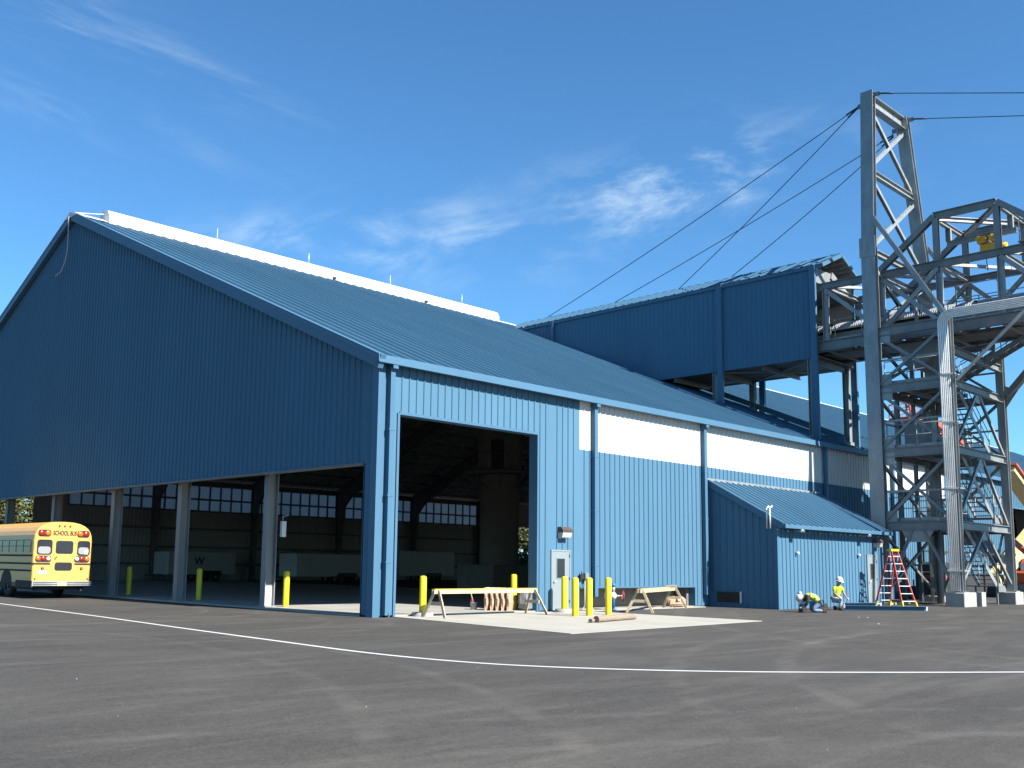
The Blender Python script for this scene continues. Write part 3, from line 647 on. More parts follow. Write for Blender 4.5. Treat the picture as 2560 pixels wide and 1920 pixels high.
# mast head
mb = MB(); mb.ibeam((28.9,YA+.1,25.25),(33.1,YA+.1,25.3),.62,.4); mb.build('head_beam', M['galv'], tw)
for x,dx in ((28.95,-1),(33.05,1)):
    mb = MB(); mb.box(x-.04,YA-.52,25.34,x-.015,YA-.2,25.56); mb.build('cable_lug', M['galv2'], tw)
    mb = MB(); mb.box(x-.04,YA+.36,24.95,x-.015,YA+.66,25.2); mb.build('cable_lug', M['galv2'], tw)
def lerp(a,b_,t_): return tuple(x+(y-x)*t_ for x,y in zip(a,b_))
def onleg(which, z):
    p, q = ((XA,YA,KZ),(28.95,YA+.12,TZM)) if which == 'A' else ((XD,YA,KZ),(33.05,YA+.12,TZM))
    return lerp(p,q,(z-KZ)/(TZM-KZ)) if z > KZ else (p[0],YA,z)
for a,b_ in [(('A',25.0),('D',21.5)),(('A',21.5),('D',24.9)),(('A',21.25),('D',17.2)),(('A',17.2),('D',21.1)),(('A',16.6),('D',13.4)),(('A',13.4),('D',16.6))]:
    mb = MB(); mb.ibeam(onleg(*a),onleg(*b_),.17,.17,(0,1,0)); mb.build('mast_brace', M['galv'], tw)
for z in (21.4,17.2): mb = MB(); mb.ibeam(onleg('A',z),onleg('D',z),.3,.24); mb.build('mast_strut', M['galv'], tw)
for x in (XA,XD): mb = MB(); mb.ibeam((x,YA-.25,18.8),(x,YB+.05,13.3),.2,.2,(1,0,0)); mb.build('raking_brace', M['galv'], tw)
# level beams and bracing
for z in ZL+[13.0]:
    for q0,q1,d_ in [((XA,YA-.3,z),(XA,YB+.15,z),.42),((XD,YA-.3,z),(XD,YB+.15,z),.42),((XA+.1,YB,z),(XD-.1,YB,z),.36),((XA+.1,YA,z),(XD-.1,YA,z),.36)]:
        if z == 13.0 and q0[1] == q1[1] and abs(q0[1]-YB) < .01: q0,q1 = (XA+.1,YB,11.75),(XD-.1,YB,11.75)
        mb = MB(); mb.ibeam(q0,q1,d_,.22); mb.build('level_beam', M['galv2'], tw)
def brace(p, q, w=.125): mb = MB(); mb.ibeam(p,q,w,w,(1,0,0)); mb.build('brace', M['galv2'], tw)
for x in (XA,XD):
    ym = (YA+YB)/2
    brace((x,ym+.25,ZL[0]-.2),(x,YA-.3,.7)); brace((x,ym-.25,ZL[0]-.2),(x,YB+.2,.9))
    mb = MB(); mb.prism([(ym-.75,ZL[0]-.2),(ym+.75,ZL[0]-.2),(ym+.45,ZL[0]-.75),(ym-.45,ZL[0]-.75)],x-.02,x+.02,'yz'); mb.build('gusset', M['galv'], tw)
    zz = ZL+[13.0]
    for i in range(3):
        z0,z1 = zz[i]+.25,zz[i+1]-.25
        brace((x-.02,YA-.3,z0),(x-.02,YB+.2,z1)); brace((x+.04,YA-.3,z1),(x+.04,YB+.2,z0))
        for y,sg in ((YA-.36,-1),):
            for z in (z0-.1,z1-.3): mb = MB(); mb.box(x-.03,y+.02,z,x-.005,y-.5,z+.55); mb.build('gusset', M['galv'], tw)
xm = (XA+XD)/2
for z0,z1 in ((.85,ZL[0]),(ZL[0],ZL[1]),(ZL[1],ZL[2])):
    for xe in (XA+.2,XD-.15): mb = MB(); mb.ibeam((xm+(.2 if xe > xm else -.2),YB,z1-.25),(xe,YB,z0+.2),.125,.125,(0,1,0)); mb.build('brace', M['galv'], tw)
    mb = MB(); mb.prism([(xm-.45,z1-.18),(xm+.45,z1-.18),(xm+.25,z1-.6),(xm-.25,z1-.6)],YB-.02,YB+.02,'xz'); mb.build('gusset', M['galv'], tw)
for z0,z1 in ((.3,ZL[0]),(ZL[0],ZL[1]),(ZL[1],ZL[2]),(ZL[2],13)):
    mb = MB(); mb.ibeam((XA+.2,YA,z0+.2),(XD-.2,YA,z1-.2),.125,.125,(0,1,0)); mb.ibeam((XA+.2,YA+.05,z1-.2),(XD-.2,YA+.05,z0+.2),.125,.125,(0,1,0)); mb.build('brace', M['galv2'], tw)
# decks, railings
for z in ZL:
    mb = MB(); mb.box(XA+.12,YA-.1,z+.22,31.2,YB+.9,z+.26); mb.box(31.2,YA-.1,z+.22,XD-.2,-4.6,z+.26)
    for x in (29.3,30.5,31.7,33): mb.beam((x,YA-.2,z+.1),(x,YB+1,z+.1),.1,.2)
    mb.build('deck', M['galv2'], tw)
    rail([(XA+.16,YA-.45,z+.26),(XA+.16,YB+.3,z+.26)],'deck_railing',tw)
    rail([(31.3,-4.62,z+.26),(XD-.3,-4.62,z+.26)],'deck_railing',tw)
    rail([(XA+.3,YB+.15,z+.26),(29.2,YB+.15,z+.26)],'deck_railing',tw)
def stairs(p0, p1, w, name='stair', side=Vector((0,1,0))):
    p0, p1 = Vector(p0), Vector(p1); d = p1-p0; n = int(abs(d.z)/.2)
    st = MB()
    for i in range(n):
        q = p0+d*(i+.5)/n; h = Vector((d.x,d.y,0)).normalized()*.13
        a = [q-h-side*w/2,q+h-side*w/2,q+h+side*w/2,q-h+side*w/2]
        st.add(a+[v-Vector((0,0,.04)) for v in a],[(0,1,2,3),(7,6,5,4),(0,4,5,1),(1,5,6,2),(2,6,7,3),(3,7,4,0)])
    f = st.build('stair_flight', M['galv2'], tw)
    for s_ in (-1,1):
        mb = MB(); mb.beam(p0+side*s_*w/2,p1+side*s_*w/2,.03,.24,(0,0,1)); mb.build('stringer', M['galv'], f)
        mb = MB(); o_ = side*s_*w/2; n2 = 4
        for i in range(n2+1): q = p0+d*i/n2+o_; mb.tube([q,q+Vector((0,0,1.0))],.022,6)
        for hh in (.55,1.0): mb.tube([p0+o_+Vector((0,0,hh)),p1+o_+Vector((0,0,hh))],.022,6)
        mb.build('handrail', M['galv'], f)
stairs((33.6,-5.7,.95),(29.4,-5.7,ZL[0]+.24),.8)
stairs((33.6,-5.7,4.25),(29.4,-5.7,ZL[1]+.24),.8)
stairs((33.6,-5.7,7.4),(29.4,-5.7,ZL[2]+.24),.8)
stairs((33.0,-5.0,11.1),(33.0,-9.4,13.35),.8,side=Vector((1,0,0)))
for z in (.95,4.25):
    mb = MB(); mb.box(33.5,-6.2,z-.06,XD-.1,-4.7,z); mb.box(33.5,-6.2,z-.3,XD-.1,-6.1,z-.06); mb.build('landing', M['galv2'], tw)
    rail([(34.5,-6.15,z),(33.6,-6.15,z)],'landing_railing',tw,step=.9)
for x,y in ((33.55,-6.1),(34.5,-6.1),(34.5,-4.8)): mb = MB(); mb.beam((x,y,.05),(x,y,.9),.08,.08); mb.build('landing_leg', M['galv'], tw)
# footings
for x0,x1,y0,y1,h in ((XA-.42,XA+1.0,YB-.32,YB+.5,.62),(XD-.5,XD+.6,YB-.32,YB+.5,.60),(XA-.3,XA+.3,YA-.3,YA+.45,.12),(XD-.8,XD+.6,YA-.5,YA+.7,.3)):
    mb = MB(); mb.bbox(x0,y0,-.1,x1,y1,gz(30)+h,.03); mb.build('footing', M['footing'], tw)
mb = MB(); mb.box(XA+.62,YB-.45,.4,XA+.66,YB+.15,1.75) if False else mb.box(XA+1.25,YB-.45,-.1,XA+1.75,YB-.15,.70); mb.build('footing', M['footing'], tw)
mb = MB(); mb.beam((XD+.1,YB-.1,10.2),(XD-1.0,YB-4.2,14.2),.3,.3); mb.prism([(YB-.1,9.6),(YB-.8,10.6),(YB-.1,10.9)],XD-.02,XD+.02,'yz'); mb.build('outrigger_brace', M['galv2'], tw)
mb = MB()
mb.tube([(31.6,-4.2,0),(31.6,-4.2,ZL[0])],.16,12); mb.build('drain_riser', M['galv2'], tw)
mb = MB(); mb.ibeam((30.7,YA+.05,.1),(30.7,YA+.05,10),.2,.2,(1,0,0)); mb.build('intermediate_post', M['galv2'], tw)
for x in (XA,XD):
    for z in (5.3,8.65,11.6): mb = MB(); mb.beam((x+.06,YA-.3,z),(x+.06,YB+.15,z),.06,.09); mb.build('girt_rail', M['galv'], tw)
for z in (2.0,5.4,8.7): mb = MB(); mb.beam((XA+.2,YA+.1,z),(XD-.2,YA+.1,z),.08,.1); mb.build('girt_rail', M['galv'], tw)
mb = MB(); mb.ibeam((32.7,YA+.05,.1),(32.7,YA+.05,12.8),.16,.16,(1,0,0)); mb.build('intermediate_post', M['galv2'], tw)
for dx in (0,.14,.28): mb = MB(); mb.tube([(33.0+dx,-3.2,.1),(33.0+dx,-3.2,12.7)],.035,8); mb.build('riser_pipe', M['galv'], tw)
for z in ZL: mb = MB(); mb.beam((XA+.2,-4.2,z-.05),(XD-.2,-4.2,z-.05),.1,.22); mb.build('deck_joist', M['galv2'], tw)
for i,z in enumerate((3.95,7.38,10.46)): rail([(31.25,YA-.3,z),(31.25,YB+1.0,z)],'deck_railing',tw,step=1.0)
# silver conduits climbing the corner leg, then turning along the bridge
pb = thing('conduit_bundle', 'bright silver bundle of conduits climbing the tower corner and bending along the bridge', 'pipes', (XA-.2,YB,0.7))
for i in range(6):
    x = XA-.52+i*.038; y0 = YB+.22-i*.066; zc = 12.85; cyy = YB+.22-5*.066-.26; R_ = y0-cyy
    pts = [(x,y0,.75),(x,y0,zc)]+[(x, cyy+R_*cos(k*pi/16), zc+R_*sin(k*pi/16)) for k in range(1,9)]+[(x,-20,zc+R_)]
    mb = MB(); mb.tube(pts,.034,10); mb.build('conduit', M['alu'], pb)
for z in (1.65,5.3,8.3,10.5): mb = MB(); mb.beam((XA-.60,YB+.30,z),(XA-.32,YB-.30,z),.05,.07); mb.box(XA-.40,YB-.36,z-.03,XA+.3,YB-.31,z+.03); mb.build('clamp_strut', M['galv'], pb)
mb = MB(); mb.beam((XA-.3,YB-.4,10.2),(XA+.2,YB-3.2,13.0),.12,.12); mb.build('support_strut', M['galv'], pb)
# cabinet on the third deck
cb = thing('control_cabinet', 'grey control cabinet standing on the second deck of the tower', 'cabinet', (31,-3.8,7.4))
mb = MB(); mb.bbox(30.7,-4.5,7.75,31.3,-3.15,8.95,.02); mb.build('housing', M['galv'], cb)
mb = MB(); mb.box(30.69,-4.1,8.2,30.694,-4.02,8.55); mb.build('label_plate', M['paper'], cb)
mb = MB()
for y in (-4.3,-3.3): mb.beam((31,y,7.36),(31,y,7.76),.1,.1)
mb.build('stand', M['dark'], cb)
# cables
def cable(p, q, label, grp='stay cables of the mast', sag=.15):
    P = [lerp(p,q,i/12) for i in range(13)]; P = [(a,b_,c-sag*4*(i/12)*(1-i/12)) for i,(a,b_,c) in enumerate(P)]
    mb = MB(); mb.tube(P,.022,6); d = Vector(q)-Vector(p); d.normalize(); mb.tube([p,tuple(Vector(p)+d*.75)],.045,6)
    tag(mb.build('stay_cable', M['cable']), label, 'cable', grp)
nA, nD = (28.95,YA+.6,25.1), (33.05,YA+.6,25.0)
cable(nA,(31.3,21.0,18.42),'stay cable from the near mast leg to the gallery roof end beside the ridge',sag=.2)
cable(nA,(31.3,10.3,18.44),'stay cable from the near mast leg to the middle of the gallery roof')
cable((nD[0],nD[1],24.9),(31.3,15.2,18.44),'stay cable from the far mast leg to the upper half of the gallery roof')
cable((nD[0],nD[1],24.8),(31.3,6.7,18.44),'stay cable from the far mast leg to the gallery roof near its open end')
cable((28.93,YA-.48,25.45),(28.95,-60,6.7),'backstay cable from the near mast leg running off over the yard','backstay cables of the mast',.1)
cable((33.03,YA-.48,25.45),(33.0,-60,9.5),'backstay cable from the far mast leg running off over the yard','backstay cables of the mast',.1)

# ------------------------------------------------------------------ bollards
def bollard(x, y, label, pad=False, z=0, h=1.23):
    t_ = thing('bollard', label, 'bollard', (x,y,z), 0, 'yellow bollards around the openings')
    mb = MB(); mb.lathe([(.108,-.1),(.108,h-.05),(.095,h-.02),(.06,h),(0,h+.006)],n=20); local(mb.build('post', M['yellow']), t_)
    if pad: mb = MB(); mb.lathe([(.33,-.05),(.33,.11),(.315,.125),(.10,.125)],n=28); local(mb.build('concrete_pad', M['footing']), t_)
bollard(1.72,-.28,'yellow bollard on a round concrete pad at the corner end of the big vehicle opening',True)
bollard(6.95,.85,'yellow bollard inside the vehicle opening behind the folded brown batts',z=.05)
bollard(7.95,-.62,'yellow bollard on a concrete pad in front of the grey door',True)
bollard(6.15,-2.62,'yellow bollard of the row of three on the apron, nearest the grey door')
bollard(6.85,-2.62,'yellow bollard in the middle of the row of three on the apron')
bollard(8.0,-2.5,'yellow bollard of the row of three beside the blue standpipe')
bollard(1.10,6.2,'yellow sunlit bollard beside the gable column with the sun patch painted at its foot',z=.05)
bollard(1.32,12.6,'yellow bollard beside the second gable column from the corner',z=.05)
bollard(1.5,19.05,'yellow bollard beside the gable column next to the school bus',z=.05)

# ------------------------------------------------------------------ sawhorses
def sawhorse(p, q, h, mtop, mleg, label, extra=0):
    p, q = Vector((*p,0)), Vector((*q,0)); ln = (q-p).length; ang = math.atan2(q.y-p.y,q.x-p.x)
    t_ = thing('sawhorse', label, 'sawhorse', p, ang, 'long wooden sawhorses')
    mb = MB(); mb.box(-.06,-.06,h-.12,ln+.06,-.02,h); mb.box(-.06,.02,h-.12,ln+.06,.06,h); mb.cur = 0; o_ = MB(); o_.box(-.04,-.07,h+.002,ln+.04,.07,h+.026); local(o_.build('top_plank', mtop), t_); local(mb.build('top_rail', M['wood2']), t_)
    for x in (.10,ln-.10):
        for sg in (-1,1):
            mb = MB(); mb.beam((x,sg*.085,h-.02),(x+(.18 if x > 1 else -.10),sg*.47,.005),.085,.04,(1,0,0)); local(mb.build('leg', mleg), t_)
        mb = MB(); mb.box(x-.05,-.29,h*.45,x+.0,.29,h*.45+.1); local(mb.build('spreader', mleg), t_)
    if extra: mb = MB(); mb.prism([(ln-.9,h+.036),(ln+.1,h+.036),(ln+.05,h+.10),(ln-.8,h+.09)],-.1,.12,'xz'); local(mb.build('plank_offcut', M['log']), t_)
sawhorse((1.5,-1.05),(6.1,-.92),.83,M['wood_y'],M['wood'],'long wooden sawhorse with a yellow top rail across the vehicle opening')
sawhorse((10.0,-2.3),(14.8,-.42),.82,M['wood2'],M['wood2'],'weathered pale wooden sawhorse by the low wall opening',1)

# ------------------------------------------------------------------ stuff about the apron
lg = None
def log(p, q, r, label):
    P = [lerp(p,q,i/10) for i in range(11)]; mb = MB(); mb.tube([(a+rnd.uniform(-.01,.01),b_+rnd.uniform(-.01,.01),c) for a,b_,c in P],[r*rnd.uniform(.93,1.05) for _ in P],12,False)
    d = (Vector(q)-Vector(p)).normalized()
    o = tag(mb.build('log', M['log']), label, 'log', 'round logs on the apron')
    mb = MB(); mb.tube([Vector(p)-d*.004,Vector(p)+d*.01],r*1.01,12); mb.tube([Vector(q)-d*.01,Vector(q)+d*.004],r*.98,12); mb.build('end_grain', M['logend'], o)
log((3.86,-5.32,.105),(6.35,-4.78,.10),.095,'long weathered log lying on the pale concrete apron')
log((3.62,-5.30,.07),(6.0,-4.48,.07),.06,'thinner dark log lying behind the long weathered log')
pk = MB(); pk.cur = 0
ba = thing('folded_batts', 'row of folded brown kraft insulation batts standing in the vehicle opening', 'insulation', (6.1,.85,.05))
for i in range(5):
    t_ = i/4; c = Vector((5.98,1.16,.05)).lerp(Vector((6.36,.48,.05)), t_); d = Vector((.5,-.93,0)).normalized(); n = Vector((-.93,-.5,0)).normalized()
    mb = MB(); vs = []; rows = 9; lean = .02*sin(i*1.7)
    w = .105; dep = .62-.02*i
    for j in range(rows):
        z = .72*j/(rows-1); sq = w*(1-.35*abs(2*j/(rows-1)-1)**3) + rnd.uniform(-.012,.012); off = lean*z+.004*sin(j*1.3+i)
        for k in range(10):
            a = 2*pi*k/10; e = c + d*((sq*cos(a))+off) + n*(dep/2*(1 if abs(sin(a))<.1 else 1)*sin(a)*(.9+.1*cos(3*a+j))); vs.append((e.x,e.y,.05+z))
    mb.add(vs,[(j*10+k,j*10+(k+1)%10,(j+1)*10+(k+1)%10,(j+1)*10+k) for j in range(rows-1) for k in range(10)])
    mb.add(vs[-10:],[tuple(range(10))]); o = mb.build('batt', M['kraft'], ba)
    mb = MB(); e = c+d*lean*.72; mb.ball((e.x,e.y,.77),.13,(.95,1.7,.42),12)
    mb.build('fibre_edge', M['cream'], o)
def crumple(name, c, sz_, m, label, cat, seed, rz_=0, n=14):
    r_ = random.Random(seed); mb = MB(); vs = []; h = n//2
    for i in range(h+1):
        th = pi*i/h
        for k in range(n):
            a = 2*pi*k/n; f = 1+r_.uniform(-.13,.13)
            x = math.copysign(abs(sin(th)*cos(a))**.6, cos(a))*f; y = math.copysign(abs(sin(th)*sin(a))**.6, sin(a))*f; z = math.copysign(abs(cos(th))**.6, -cos(th))*(1+r_.uniform(-.08,.08))
            X, Y = x*sz_[0], y*sz_[1]
            vs.append((c[0]+X*cos(rz_)-Y*sin(rz_), c[1]+X*sin(rz_)+Y*cos(rz_), max(c[2]-sz_[2], c[2]+z*sz_[2])))
    mb.add(vs,[(i*n+k,i*n+(k+1)%n,(i+1)*n+(k+1)%n,(i+1)*n+k) for i in range(h) for k in range(n)])
    return tag(mb.build(name, m), label, cat)
crumple('plastic_bag',(7.02,.35,.42),(.28,.24,.37),M['plastic'],'crumpled grey plastic sack beside the bollard in the vehicle opening','bag',4)
o = crumple('paper_parcel',(15.45,-.02,.24),(.46,.22,.21),M['kraft'],'crumpled brown paper parcel beside the low wall opening','parcel',9,-.4)
mb = MB(); mb.prism([(15.25,.30),(15.62,.28),(15.6,.44),(15.3,.46)],-.285,-.265,'xz'); mb.build('paper_label', M['paper'], o)
bk = thing('paint_bucket', 'small grey paint bucket with a brush standing in the vehicle opening', 'bucket', (5.75,1.62,.05))
mb = MB(); mb.lathe([(0,0),(.105,0),(.125,.24),(.132,.24),(.132,.26),(.118,.26),(.1,.02)],n=20); local(mb.build('pail', M['bucket']), bk)
mb = MB(); mb.lathe([(.118,.245),(.07,.26),(0,.26)],n=16); mb.box(-.12,-.03,.24,-.03,.04,.36); local(mb.build('red_rag', M['valvered']), bk)
mb = MB(); mb.tube([(-.02,0,.2),(-.1,.02,.5),(-.17,.03,.72)],[.025,.018,.022],8); local(mb.build('brush', M['wood']), bk)
# standpipe and conduit at the wall
sp_ = thing('standpipe', 'blue standpipe with a red handwheel valve by the low wall opening', 'valve', (10.7,-.6,0))
mb = MB(); mb.tube([(0,0,-.1),(0,0,1.02)],.062,14); local(mb.build('pipe', M['pipeblue']), sp_)
mb = MB(); mb.tube([(0,0,.88),(0,0,.98)],.085,14); mb.tube([(0,0,.02),(0,0,.07)],.12,14); local(mb.build('coupling', M['pipeblue']), sp_)
mb = MB(); mb.tube([(0,0,.70),(0,0,.86)],.064,12); local(mb.build('bare_band', M['wood']), sp_)
mb = MB(); mb.ball((0,0,.54),.13,(1,1,1.1)); mb.tube([(-.26,.12,.54),(-.2,.1,.54)],.15,14); mb.tube([(-.2,.1,.54),(0,0,.54)],.07,12); mb.tube([(0,0,.54),(.26,-.22,.54)],.028,8); local(mb.build('valve_body', M['clear']), sp_)
mb = MB(); c = Vector((.27,-.23,.54)); dx = Vector((.76,-.65,0)); a = Vector((.65,.76,0))
ring = [c+(a*cos(2*pi*k/20)+Vector((0,0,1))*sin(2*pi*k/20))*.19 for k in range(21)]
mb.tube(ring,.018,8,False)
for k in range(5): mb.tube([c,c+(a*cos(2*pi*k/5)+Vector((0,0,1))*sin(2*pi*k/5))*.19],.012,6)
local(mb.build('handwheel', M['valvered']), sp_)
eb = thing('wall_disconnect', 'small grey electrical switch on a bent conduit beside the downspout', 'switch box', (9.75,-.05,1.2))
mb = MB(); mb.bbox(9.62,-.2,1.12,9.82,-.05,1.36,.01); mb.build('box', M['galv'], eb)
mb = MB(); mb.tube([(9.66,-.12,1.12),(9.66,-.12,.2),(9.6,-.08,.06),(9.5,-.06,.04)],.022,8); mb.build('conduit', M['galv'], eb)
mb = MB(); mb.box(9.4,-.14,1.14,9.6,-.05,1.3); mb.tube([(9.5,-.1,1.3),(9.5,-.1,1.42)],.02,6); mb.build('receptacle', M['dark'], eb)
# rope hanging from the ridge
mb = MB(); mb.tube([(2.2,24,18.86),(1.2,24,18.6),(.3,24,18.42),(-.18,24.05,18.36),(-.30,24.1,18.1),(-.3,24.05,17.3),(-.3,24.0,16.5),(-.3,24.15,15.9),(-.3,24.6,15.45),(-.32,25.2,15.35)],.028,6)
tag(mb.build('rope', M['rope']), 'pale rope end hanging over the gable peak', 'rope')
# scraps on the asphalt
for i,(x,y) in enumerate(((14.6,-8.0),(14.85,-8.2),(11.2,-10.2))):
    crumple('paper_scrap',(x,y,.015),(.035,.025,.015),M['footing'],['larger pale scrap on the asphalt in front of the workers','smaller pale scrap on the asphalt in front of the workers','lone pale scrap on the asphalt nearer the painted line'][i],'scrap',20+i,0,8)
r_ = random.Random(3); mb = MB()
for i in range(420):
    a = r_.uniform(0,2*pi); rr = r_.uniform(4,30)**1.0; x = -14+rr*cos(a); y = -18+rr*sin(a)
    if x > -.6 and y > -8.2: continue
    s_ = r_.uniform(.004,.009)*r_.choice((1,1,1,1.6)); z = gz(x)
    mb.add([(x-s_,y-s_*.7,z),(x+s_,y-s_*.5,z),(x+s_*.6,y+s_,z),(x-s_*.7,y+s_*.8,z),(x,y,z+s_*1.1)],[(0,1,4),(1,2,4),(2,3,4),(3,0,4)])
M['grit'] = mat('grit_stone', (.22,.21,.19), .9, 0, .3, 9.)
o = mb.build('gravel', M['grit']); o['kind'] = 'stuff'; o['label'] = 'loose pale grit scattered over the asphalt'; o['category'] = 'grit'

# ------------------------------------------------------------------ stepladder, trims, planks by the shed
st_ = thing('stepladder', 'tall red fibreglass stepladder with a yellow top standing beside the shed door', 'stepladder', (25.45,-4.6,gz(27)))
Z0 = gz(27); top = [(25.78,-4.32),(26.14,-4.55)]
F_ = [(26.05,-5.02),(26.85,-5.22)]; B_ = [(25.92,-3.42),(26.75,-3.52)]
tz = 2.50
cx_, cy_ = 26.38, -4.3
hw = Vector((.86,-.30,0)).normalized()
ctr = Vector((25.45,-4.6,Z0)); nrm = Vector((hw.y,-hw.x,0))     # towards the yard
if nrm.y > 0: nrm = -nrm
def lad(side, w0, w1, base): return ctr+hw*side*w0+nrm*base+Vector((0,0,.0)), ctr+hw*side*w1+Vector((0,0,tz-Z0))+nrm*(.06 if base>0 else -.06)
for base,nm in ((.78,'front'),(-.70,'rear')):
    for sd in (-1,1):
        a,b_ = lad(sd,.42,.17,base)
        mb = MB(); mb.beam(a,b_,.035,.085,nrm); local_o = mb.build('rail', M['redrail'], st_)
        mb = MB(); mb.beam(a,a+(b_-a)*.085,.06,.13,nrm); mb.build('foot', M['yellow'] if base>0 else M['yellow'], st_)
    for i in range(7):
        f = (i+.75)/7.6
        a,_b = lad(-1,.42,.17,base); a = a+(_b-a)*f; c,_d = lad(1,.42,.17,base); c = c+(_d-c)*f
        mb = MB(); mb.beam(a,c,.085 if base>0 else .04,.028); mb.build('step', M['alu'], st_)
mb = MB(); q = ctr+Vector((0,0,tz-Z0)); mb.beam(q-hw*.24,q+hw*.24,.26,.09); mb.build('top_cap', M['yellow'], st_)
for sd in (-1,1): a,b_ = lad(sd,.42,.17,.78); c,d_ = lad(sd,.42,.17,-.70); mb = MB(); mb.beam(a+(b_-a)*.5,c+(d_-c)*.5,.012,.03); mb.build('spreader_bar', M['alu'], st_)
def trim(p, q, w, h, label):
    p, q = Vector(p), Vector(q); d = (q-p).normalized(); n = Vector((-d.y,d.x,0))
    sg = -1 if n.dot(Vector((-.7,-.7,0))) > 0 else 1; mb = MB()
    for a,b_,c,e in ((-w/2,w/2,0,.006),(-w/2,w/2,h-.006,h),(sg*w/2-.004,sg*w/2+.004,.006,h-.006)):
        vs = [p+n*a+Vector((0,0,c)),p+n*b_+Vector((0,0,c)),p+n*b_+Vector((0,0,e)),p+n*a+Vector((0,0,e))]; vs += [v+(q-p) for v in vs]
        mb.add(vs,[(3,2,1,0),(4,5,6,7),(0,1,5,4),(1,2,6,5),(2,3,7,6),(3,0,4,7)])
    o = tag(mb.build('metal_trim', M['trim']), label, 'metal trim', 'blue metal trims on the ground')
    mb = MB(); mb.add([q-d*.15-n*sg*(w/2)+Vector((0,0,z)) for z in (0.01,h*.95)]+[q-d*.1-n*sg*(w/2)+Vector((0,0,z)) for z in (h*.95,.01)],[(0,1,2,3)]); mb.build('end_lap', M['white'], o)
trim((19.75,-4.85,.04),(22.3,-7.3,.04),.22,.17,'long dark blue metal trim lying on the asphalt in front of the kneeling worker')
trim((20.9,-4.45,.05),(23.2,-4.9,.05),.34,.22,'pale blue metal trim lying behind the longer one near the stepladder')
for i,(x,y) in enumerate(((28.3,-2.9),(28.5,-3.05))):
    mb = MB(); mb.box(x,y-.04,0,x+.11,y,.95); tag(mb.build('timber_post', M['cream']), ['cream timber upright behind the stepladder, nearer the shed wall','cream timber upright behind the stepladder, nearer the tower'][i],'timber')
mb = MB(); mb.box(26.9,-3.7,gz(27),29.6,-3.45,gz(27)+.09); tag(mb.build('timber_plank', M['wood2']),'pale plank lying on the ground behind the stepladder','plank')

# ------------------------------------------------------------------ people
def skinmesh(name, nodes, edges, m, parent=None, sub=1):
    me = bpy.data.meshes.new(name); me.from_pydata([n[:3] for n in nodes], edges, []); o = bpy.data.objects.new(name, me); col.objects.link(o); me.materials.append(m)
    md = o.modifiers.new('skin','SKIN'); md.use_smooth_shade = True; md.branch_smoothing = .6
    for i,n in enumerate(nodes): me.skin_vertices[0].data[i].radius = (n[3], n[4] if len(n)>4 else n[3])
    me.skin_vertices[0].data[0].use_root = True
    sb = o.modifiers.new('sub','SUBSURF'); sb.levels = sub; sb.render_levels = sub
    if parent: o.parent = parent; o.matrix_parent_inverse = Matrix()
    bpy.context.view_layer.update()
    dg = bpy.context.evaluated_depsgraph_get(); me2 = bpy.data.meshes.new_from_object(o.evaluated_get(dg)); o.modifiers.clear(); o.data = me2; me2.name = name
    if not me2.materials: me2.materials.append(m)
    return o
def chain(nodes, edges, pts, start=None):
    prev = start
    for p in pts:
        nodes.append(p); i = len(nodes)-1
        if prev is not None: edges.append((prev,i))
        prev = i
    return prev
def hand(nodes, edges, wrist_i, wrist, d, side):
    d = Vector(d).normalized(); s_ = Vector(side).normalized(); n = d.cross(s_)
    w = Vector(wrist); palm = w+d*.06; nodes.append((*palm,.030,.022)); pi_ = len(nodes)-1; edges.append((wrist_i,pi_))
    for k,(off,ln) in enumerate(((-.030,.075),(-.011,.085),(.009,.080),(.028,.062))):
        b_ = palm+s_*off+d*.03; nodes.append((*b_,.0095)); i0 = len(nodes)-1; edges.append((pi_,i0))
        b2 = b_+d*ln*.55+n*.008; nodes.append((*b2,.0088)); edges.append((i0,len(nodes)-1)); i1 = len(nodes)-1
        b3 = b2+d*ln*.4+n*.028; nodes.append((*b3,.0078)); edges.append((i1,len(nodes)-1))
    t0 = w+d*.03-s_*.035; nodes.append((*t0,.0115)); i0 = len(nodes)-1; edges.append((pi_,i0)); t1 = t0+d*.035-s_*.03+n*.01; nodes.append((*t1,.010)); edges.append((i0,len(nodes)-1))
def hardhat(c, tilt, parent):
    mb = MB(); mb.lathe([(.150,0),(.150,.03),(.142,.075),(.115,.125),(.07,.155),(0,.165)],n=20); mb.tube([(-.145,0,.05),(-.10,0,.135),(0,0,.172),(.10,0,.135),(.145,0,.05)],.014,6)
    mb.lathe([(.150,.0),(.175,-.006),(.175,.004),(.150,.012)],n=20); mb.prism([(.11,-.10),(.21,-.06),(.225,0),(.21,.06),(.11,.10)],-.012,.004)
    o = mb.build('hard_hat', M['hat']); o.parent = parent; o.matrix_parent_inverse = Matrix(); o.location = c; o.rotation_euler = tilt
    return o
